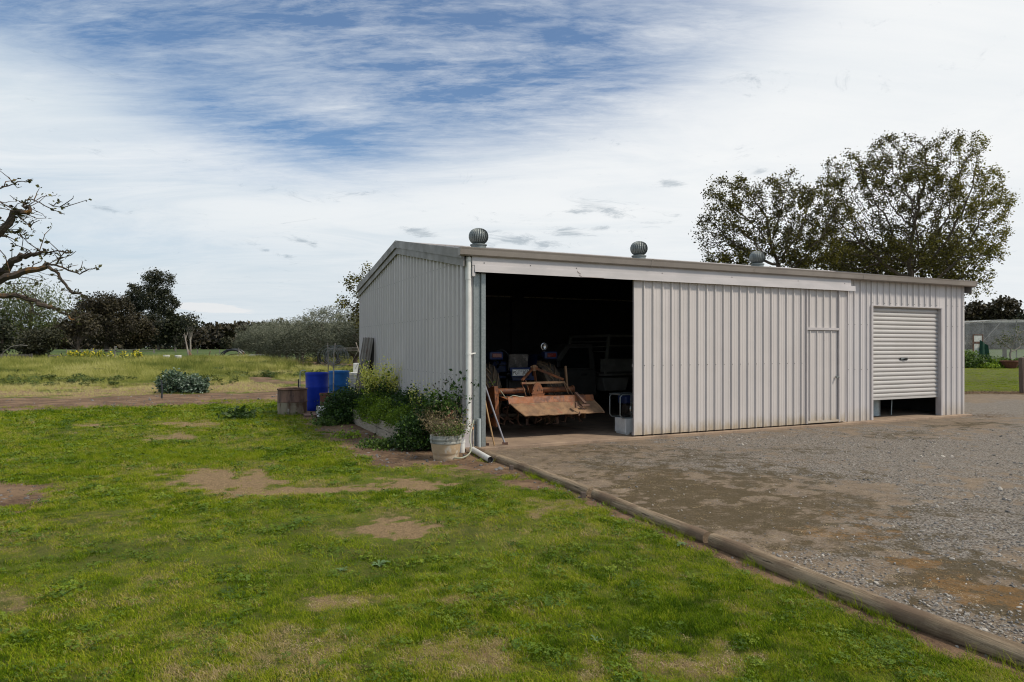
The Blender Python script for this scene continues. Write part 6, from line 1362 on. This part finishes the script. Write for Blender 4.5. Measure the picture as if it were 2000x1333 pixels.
def clover(seed, n, rad, hz, ls, mat):
    rng = np.random.default_rng(seed); V = []; Fc = []
    for k in range(n):
        a = rng.uniform(0, 6.28); r = rad * math.sqrt(rng.random()); c = np.array([math.cos(a) * r, math.sin(a) * r, rng.uniform(.2, 1) * hz]); nrm = rng.normal(size=3) * .45 + np.array([0, 0, 1]); nrm /= np.linalg.norm(nrm); x = np.cross(nrm, [0, 1, .1]); x /= np.linalg.norm(x); y = np.cross(nrm, x); th0 = rng.uniform(0, 6.28)
        for q in range(3):
            th = th0 + q * 2.09; d = x * math.cos(th) + y * math.sin(th); s_ = np.cross(nrm, d); i = len(V); V += [c, c + d * ls * .6 + s_ * ls * .42, c + d * ls, c + d * ls * .6 - s_ * ls * .42]; Fc.append((i, i + 1, i + 2, i + 3))
    return proto('clover', V, Fc, mat)
def pebble(seed, mat, flat=.6):
    bm = bmesh.new(); bmesh.ops.create_icosphere(bm, subdivisions=1, radius=1); rng = np.random.default_rng(seed); sx_, sy_ = rng.uniform(.7, 1.3), rng.uniform(.6, 1.0)
    for v in bm.verts: k = 1 + rng.normal() * .16; v.co = Vector((v.co.x * sx_ * k, v.co.y * sy_ * k, v.co.z * flat * k))
    me = bpy.data.meshes.new('pebble'); bm.to_mesh(me); bm.free(); me.materials.append(mat); o = bpy.data.objects.new('pebble', me); HID.append(o); return o
def scatter(name, P, scl, idx, tint, protos, label, cat, tilt=.15, seed=0):
    rng = np.random.default_rng(seed + 900); n = len(P); me = bpy.data.meshes.new(name); me.vertices.add(n); me.vertices.foreach_set('co', np.asarray(P, np.float32).ravel())
    rot = np.c_[rng.normal(size=n) * tilt, rng.normal(size=n) * tilt, rng.uniform(0, 6.283, n)]
    for nm, ty, dt, key in (('rot', 'FLOAT_VECTOR', rot, 'vector'), ('scl', 'FLOAT', scl, 'value'), ('idx', 'INT', idx, 'value'), ('tint', 'FLOAT', tint, 'value')):
        a = me.attributes.new(nm, ty, 'POINT'); a.data.foreach_set(key, np.asarray(dt, np.int32 if ty == 'INT' else np.float32).ravel())
    o = bpy.data.objects.new(name, me); COL.objects.link(o); tag(o, label, cat, kind='stuff')
    ng = bpy.data.node_groups.new(name, 'GeometryNodeTree'); ng.interface.new_socket('Geometry', in_out='INPUT', socket_type='NodeSocketGeometry'); ng.interface.new_socket('Geometry', in_out='OUTPUT', socket_type='NodeSocketGeometry')
    gi = ng.nodes.new('NodeGroupInput'); go = ng.nodes.new('NodeGroupOutput'); ip = ng.nodes.new('GeometryNodeInstanceOnPoints'); jn = ng.nodes.new('GeometryNodeJoinGeometry')
    for q in protos:
        oi = ng.nodes.new('GeometryNodeObjectInfo'); oi.inputs['Object'].default_value = q; oi.inputs['As Instance'].default_value = True; ng.links.new(oi.outputs['Geometry'], jn.inputs[0])
    def na(nm, ty):
        x = ng.nodes.new('GeometryNodeInputNamedAttribute'); x.data_type = ty; x.inputs['Name'].default_value = nm; return x.outputs['Attribute']
    ng.links.new(gi.outputs[0], ip.inputs['Points']); ng.links.new(jn.outputs[0], ip.inputs['Instance']); ip.inputs['Pick Instance'].default_value = True; ng.links.new(na('idx', 'INT'), ip.inputs['Instance Index'])
    er = ng.nodes.new('FunctionNodeEulerToRotation'); ng.links.new(na('rot', 'FLOAT_VECTOR'), er.inputs[0]); ng.links.new(er.outputs[0], ip.inputs['Rotation']); ng.links.new(na('scl', 'FLOAT'), ip.inputs['Scale']); ng.links.new(ip.outputs[0], go.inputs[0])
    md = o.modifiers.new('scatter', 'NODES'); md.node_group = ng; return o
def cand(bands, rng, xm=.82, xoff=.8):
    out = []
    for a, b, den in bands:
        w = xm * b + xoff; n = int((b - a) * 2 * w * den); x = rng.uniform(-w, w, n); y = rng.uniform(a, b, n); k = np.abs(x) < xm * y + xoff; out.append(np.c_[x[k], y[k]])
    return np.concatenate(out)
GR = leafmat('grass_blade', [(0, (.032, .070, .003)), (.24, (.088, .155, .004)), (.50, (.215, .295, .008)), (.74, (.37, .36, .035)), (.88, (.35, .27, .12)), (1, (.46, .36, .20))], .30, .7, inst=True, spec=.08)
CL = leafmat('clover_leaf', [(0, (.035, .075, .006)), (.5, (.095, .165, .010)), (1, (.20, .26, .02))], .25, .6, inst=True, spec=.25)
WD = leafmat('weed_blade', [(0, (.055, .085, .016)), (.35, (.17, .20, .036)), (.6, (.34, .34, .075)), (.8, (.56, .52, .20)), (1, (.46, .40, .19))], .25, .7, inst=True, spec=.2)
rng = np.random.default_rng(1234)
gp = [tuft(1, 36, .050, .010, .030, .0040, 1.0, GR), tuft(2, 32, .046, .012, .036, .0044, 1.2, GR), tuft(3, 38, .055, .007, .024, .0040, 1.3, GR)]
ctuft = [clover(5, 16, .05, .026, .010, CL), clover(6, 20, .06, .020, .008, CL)]
P = cand(((2.6, 5, 1250), (5, 8, 780), (8, 12, 430), (12, 22, 170)), rng)
m_ = masks(P[:, 0], P[:, 1]); dgr = np.hypot(P[:, 0], P[:, 1])
ok = m_['lawnL'] & (m_['dl'] < -.09) & (m_['gravel'] < .3) & (rng.random(len(P)) > m_['dirt'] * 1.25) & (rng.random(len(P)) > m_['dry'] * .30 * (fbm(P[:, 0], P[:, 1], 8, 2, 61) + .5))
bedz = (m_['u'] > -.86) & (m_['v'] > .3) & (m_['v'] < 5.1); ok &= ~bedz & ~((m_['u'] > -.02) & (m_['v'] > -.1))
P = P[ok]; M2 = {k: v[ok] for k, v in m_.items()}
base = .42 + (fbm(P[:, 0], P[:, 1], 1.3, 4, 51) - .5) * .75 + (fbm(P[:, 0], P[:, 1], 9, 3, 52) - .5) * 1.1 + rng.normal(size=len(P)) * .14
lush = sstep(fbm(P[:, 0], P[:, 1], .45, 3, 53), .35, .65); base = base - .10 * lush + .05
tint = np.clip(base + M2['dry'] * .52 * (.5 + fbm(P[:, 0], P[:, 1], 6, 3, 62)) + M2['dirt'] * .2, .02, 1)
scl = np.interp(P[:, 1], [3, 6, 9, 14, 22], [.95, 1.15, 1.5, 2.0, 3.0]) * (1 + .25 * rng.normal(size=len(P))).clip(.5, 1.8) * (1 - .60 * M2['dry']) * (.35 + 1.35 * fbm(P[:, 0], P[:, 1], 8, 3, 54))
scatter('lawn_grass', np.c_[P, np.zeros(len(P))], scl, rng.integers(0, 3, len(P)), tint, gp, 'short patchy green lawn grass with straw coloured bare spots', 'grass', seed=1)
k = (fbm(P[:, 0], P[:, 1], 5.2, 3, 60) > .55) & (rng.random(len(P)) < .22) & (M2['dry'] < .3); Pc = P[k]
scatter('lawn_clover', np.c_[Pc, np.zeros(len(Pc))], scl[k] * 1.0, rng.integers(0, 2, len(Pc)), np.clip(.45 + rng.normal(size=len(Pc)) * .25, 0, 1), ctuft, 'dark green clover patches mixed through the lawn', 'clover', seed=2)
# rank grass at the edge of the soil and a taller seam across the lawn
P = gp_ = None
seam = []
for px, py, rx, ry, n in ((330, 893, 190, 13, 1600), (610, 905, 60, 8, 250), (480, 800, 130, 6, 500), (120, 925, 120, 5, 200), (480, 785, 90, 3, 300), (200, 797, 200, 3, 300), (880, 905, 100, 6, 0)):
    for _ in range(n): a = rng.uniform(0, 6.28); r = math.sqrt(rng.random()); q = gpx(px + rx * r * math.cos(a), py + ry * r * math.sin(a)); seam.append((q.x, q.y, 0))
for k in range(420):
    t = rng.random(); y = 3.0 + 7.6 * t; x = float(np.interp(y, LY, LX)); w = fbm(y, 2.0, 1.6, 3, 91)
    if rng.random() < max(0, (w - .42) * 4): seam.append((x - .075 - abs(rng.normal()) * .04, y, 0))
seam = np.array(seam); tall = [tuft(11, 26, .07, .05, .12, .005, .9, GR, 3), tuft(12, 22, .06, .07, .15, .005, 1.0, GR, 3)]
scatter('rank_grass', seam, np.full(len(seam), 1.0) * rng.uniform(.4, .85, len(seam)), rng.integers(0, 2, len(seam)), np.clip(.50 + rng.normal(size=len(seam)) * .1, 0, 1), tall, 'longer bright grass left unmown across the lawn', 'grass', seed=3)
# paddock growth
def band_pts(bands, cond, rng):
    P = cand(bands, rng); m = masks(P[:, 0], P[:, 1]); k = cond(P, m, rng); return P[k], {a: b[k] for a, b in m.items()}
P, m_ = band_pts(((17, 30, 34), (30, 50, 20), (50, 84, 10)), lambda P, m, r: (m['v'] > 16.2) & (P[:, 0] < .5) & (m['dirt'] < .35), rng)
hgt = np.interp(m_['v'], [16, 20, 26, 34, 50, 75], [.10, .14, .22, .50, .80, 1.0]) * (.45 + 1.1 * fbm(P[:, 0], P[:, 1], .28, 4, 71))
tint = np.clip(.50 + .42 * m_['straw'] * sstep(m_['n1'], .25, .5) + (fbm(P[:, 0], P[:, 1], .35, 4, 72) - .5) * 1.3 + rng.normal(size=len(P)) * .08, 0, 1)
wp = [tuft(21, 30, .30, .3, 1.0, .022, .7, WD, 3), tuft(22, 34, .34, .25, .85, .024, .9, WD, 3), tuft(23, 26, .28, .4, 1.0, .020, .5, WD, 3)]
scatter('paddock_grass', np.c_[P, np.zeros(len(P))], hgt * rng.uniform(.75, 1.25, len(P)), rng.integers(0, 3, len(P)), tint, wp, 'rank grass and weeds covering the paddock beyond the bare soil', 'grass', seed=4)
WL = leafmat('weed_leaf', [(0, (.028, .052, .012)), (.5, (.075, .11, .024)), (1, (.17, .19, .06))], .2, .7, inst=True, spec=.2)
P, m_ = band_pts(((18, 30, 1.6), (30, 50, 1.5), (50, 84, .8)), lambda P, m, r: (m['v'] > 21 + 4 * m['n1']) & (P[:, 0] < .5) & (m['dirt'] < .5) & (fbm(P[:, 0], P[:, 1], .3, 3, 75) > .56), rng)
wl_ = [clover(31, 90, .42, .42, .085, WL), clover(32, 80, .5, .32, .10, WL)]
scatter('paddock_weeds', np.c_[P, np.zeros(len(P))], rng.uniform(.35, .95, len(P)) * np.interp(P[:, 1], [18, 40, 80], [.5, .85, 1.3]), rng.integers(0, 2, len(P)), np.clip(.45 + rng.normal(size=len(P)) * .22, 0, 1), wl_, 'broad leaved dark green weeds dotted through the paddock', 'weeds', seed=5)
# back lawn and far bits
P = cand(((25.6, 34, 12), (34, 60, 5)), rng); P = P[(P[:, 0] > 9)]
scatter('back_lawn_grass', np.c_[P, np.zeros(len(P))], rng.uniform(1.6, 3.0, len(P)), rng.integers(0, 3, len(P)), np.clip(.52 + (fbm(P[:, 0], P[:, 1], .5, 3, 80) - .5) * .6, 0, 1), gp, 'mown green grass of the lawn beyond the shed corner', 'grass', seed=6)
# straw and litter
ST = leafmat('straw_litter', [(0, (.05, .032, .02)), (.35, (.15, .095, .05)), (.7, (.34, .235, .12)), (1, (.56, .45, .27))], 0, .8, inst=True, spec=.2)
lit = [tuft(41, 16, .05, .006, .014, .0040, 4.0, ST, 2), tuft(42, 14, .045, .008, .018, .0046, 3.0, ST, 2)]
P = cand(((2.8, 6, 620), (6, 12, 330), (12, 22, 60)), rng); m_ = masks(P[:, 0], P[:, 1])
k = ((m_['dry'] * m_['lawnL'] > .22 + .5 * rng.random(len(P))) | ((m_['dirt'] > .4) & (m_['inside'] < .5) & (rng.random(len(P)) < .22)) | ((m_['gravel'] > .5) & (m_['dl'] < 1.6) & (rng.random(len(P)) < .11))) & ~((m_['u'] > -.1) & (m_['v'] > -.2) & (m_['v'] < 8)); P = P[k]; dr_ = m_['dirt'][k]
scatter('litter', np.c_[P, np.full(len(P), .003)], np.interp(P[:, 1], [3, 10, 20], [.9, 1.5, 2.6]) * rng.uniform(.6, 1.2, len(P)), rng.integers(0, 2, len(P)), np.clip(.64 - .42 * dr_ + rng.normal(size=len(P)) * .30, 0, 1), lit, 'dry straw and leaf litter on the bare ground', 'litter', tilt=.05, seed=7)
rng2 = np.random.default_rng(5); P = cand(((24.1, 25.8, 120),), rng2, .85, .5); P = P[(P[:, 0] > 13.2)]
scatter('mulch', np.c_[P, np.full(len(P), .004)], rng2.uniform(1.5, 3.2, len(P)), rng2.integers(0, 2, len(P)), np.clip(.10 + rng2.normal(size=len(P)) * .14, 0, .6), lit, 'dark bark mulch strip along the edge of the back lawn', 'mulch', tilt=.25, seed=17)
P = S(13.3, 0)[:2] + rng2.normal(size=(260, 2)) * np.array([.75, .30]); q_ = uv_of(P[:, 0], P[:, 1]); P = P[(q_[1] < -.2) | (q_[0] > 13.35)]
scatter('leaf_litter', np.c_[P, np.full(len(P), .004)], rng2.uniform(1.2, 2.4, len(P)), rng2.integers(0, 2, len(P)), np.clip(.12 + rng2.normal(size=len(P)) * .14, 0, .7), lit, 'dead leaves blown against the right hand corner of the shed', 'leaves', tilt=.2, seed=18)
SM = leafmat('stone', [(0, (.075, .07, .065)), (.4, (.17, .16, .15)), (.7, (.27, .25, .22)), (1, (.42, .385, .33))], 0, .85, inst=True, spec=.3)
peb = [pebble(s_, SM) for s_ in range(5)]
P = cand(((2.6, 4.6, 1500), (4.6, 6.5, 800), (6.5, 9, 380), (9, 14, 90)), rng, .82, .5); m_ = masks(P[:, 0], P[:, 1])
dens = np.clip(.16 + .85 * m_['grey'] + .75 * sstep(6.4 - P[:, 1] + (m_['n1'] - .5) * 3, 0, 1.8) - .75 * m_['moss'] - .5 * m_['orange'] * 1, .04, 1) * (.35 + 1.2 * m_['n2'])
k = (m_['gravel'] > .6) & (m_['dl'] > .07) & (rng.random(len(P)) < dens) & (m_['v'] < -.2); P = P[k]
scatter('gravel_stones', np.c_[P, np.full(len(P), .002)], np.exp(rng.normal(size=len(P)) * .38 - 4.78) * np.interp(P[:, 1], [3, 6, 12], [1, 1.05, 1.7]), rng.integers(0, 5, len(P)), np.clip(.48 + rng.normal(size=len(P)) * .24, 0, 1), peb, 'loose grey and cream stones of the gravel drive', 'gravel', tilt=.5, seed=8)
P = cand(((3, 14, 60), (14, 24, 10)), rng); m_ = masks(P[:, 0], P[:, 1]); k = (m_['dirt'] > .5) & (m_['inside'] < .5) & ~((m_['u'] > -.9) & (m_['v'] > -.1)); P = P[k]
scatter('soil_stones', np.c_[P, np.full(len(P), .002)], np.exp(rng.normal(size=len(P)) * .4 - 4.7) * np.interp(P[:, 1], [3, 12, 24], [1, 1.8, 3]), rng.integers(0, 5, len(P)), np.clip(.10 + rng.normal(size=len(P)) * .16, 0, .62), peb, 'small stones and clods on the bare soil', 'stones', tilt=.5, seed=9)
# broad leaved weeds in the lawn
def rosette(px, py, s, label, mat, seed, tb=.6, n=9, up=.75):
    s = s * .75
    q = gpx(px, py); rng = np.random.default_rng(seed); root = empty('lawn_weed', q, 0, label, 'weed', 'broad leaved weeds in the lawn'); mb = MB()
    for k in range(n):
        a = 6.28 * k / n + rng.normal() * .25; L = s * rng.uniform(.6, 1.1); w = L * .30; d = Vector((math.cos(a), math.sin(a), 0)); t = Vector((-d.y, d.x, 0)); pts = []
        hz = up * rng.uniform(.5, 1.2)
        for f, ww in ((0, .10), (.35, .75), (.7, 1), (1, .05)): pts.append((d * L * f + Vector((0, 0, L * hz * f * (1.4 - f) + .008)), ww * w * .5))
        mb.strip([c - t * b + Vector((0, 0, .25 * b)) for c, b in pts], [c for c, b in pts]).strip([c for c, b in pts], [c + t * b + Vector((0, 0, .25 * b)) for c, b in pts])
    o = mb.build('leaf_rosette', mat, root, normals=False, smooth=True)
MT['ros1'] = surf('weed_leaf_blue', (.085, .15, .045), (.055, .105, .025), 30, .6); MT['ros2'] = surf('weed_leaf_lime', (.20, .30, .045), (.13, .22, .03), 30, .6)
for i_, (px, py, s, m, lb) in enumerate(((740, 1108, .12, 1, 'larger blue green thistle rosette in the middle of the lawn'), (668, 1118, .07, 1, 'small rosette left of the larger thistle rosette'), (360, 1100, .05, 1, 'single pale weed in the left middle lawn'), (490, 985, .07, 2, 'lime weed just below the long bare patch'), (690, 928, .06, 2, 'lime weed above the right end of the bare patch'), (770, 972, .07, 2, 'lime weed right of the bare patch'), (640, 972, .07, 2, 'lime weed under the bare patch'), (1165, 1255, .07, 1, 'grey green rosette right of centre near the bottom'), (1330, 1068, .10, 1, 'weed tuft growing against the middle edging log'), (470, 972, .08, 1, 'rosette above the lime weed at the bare patch'), (445, 985, .08, 1, 'flat green rosette at the left of the bare patch'))):
    rosette(px, py, s, lb, MT['ros1'] if m == 1 else MT['ros2'], 500 + i_)
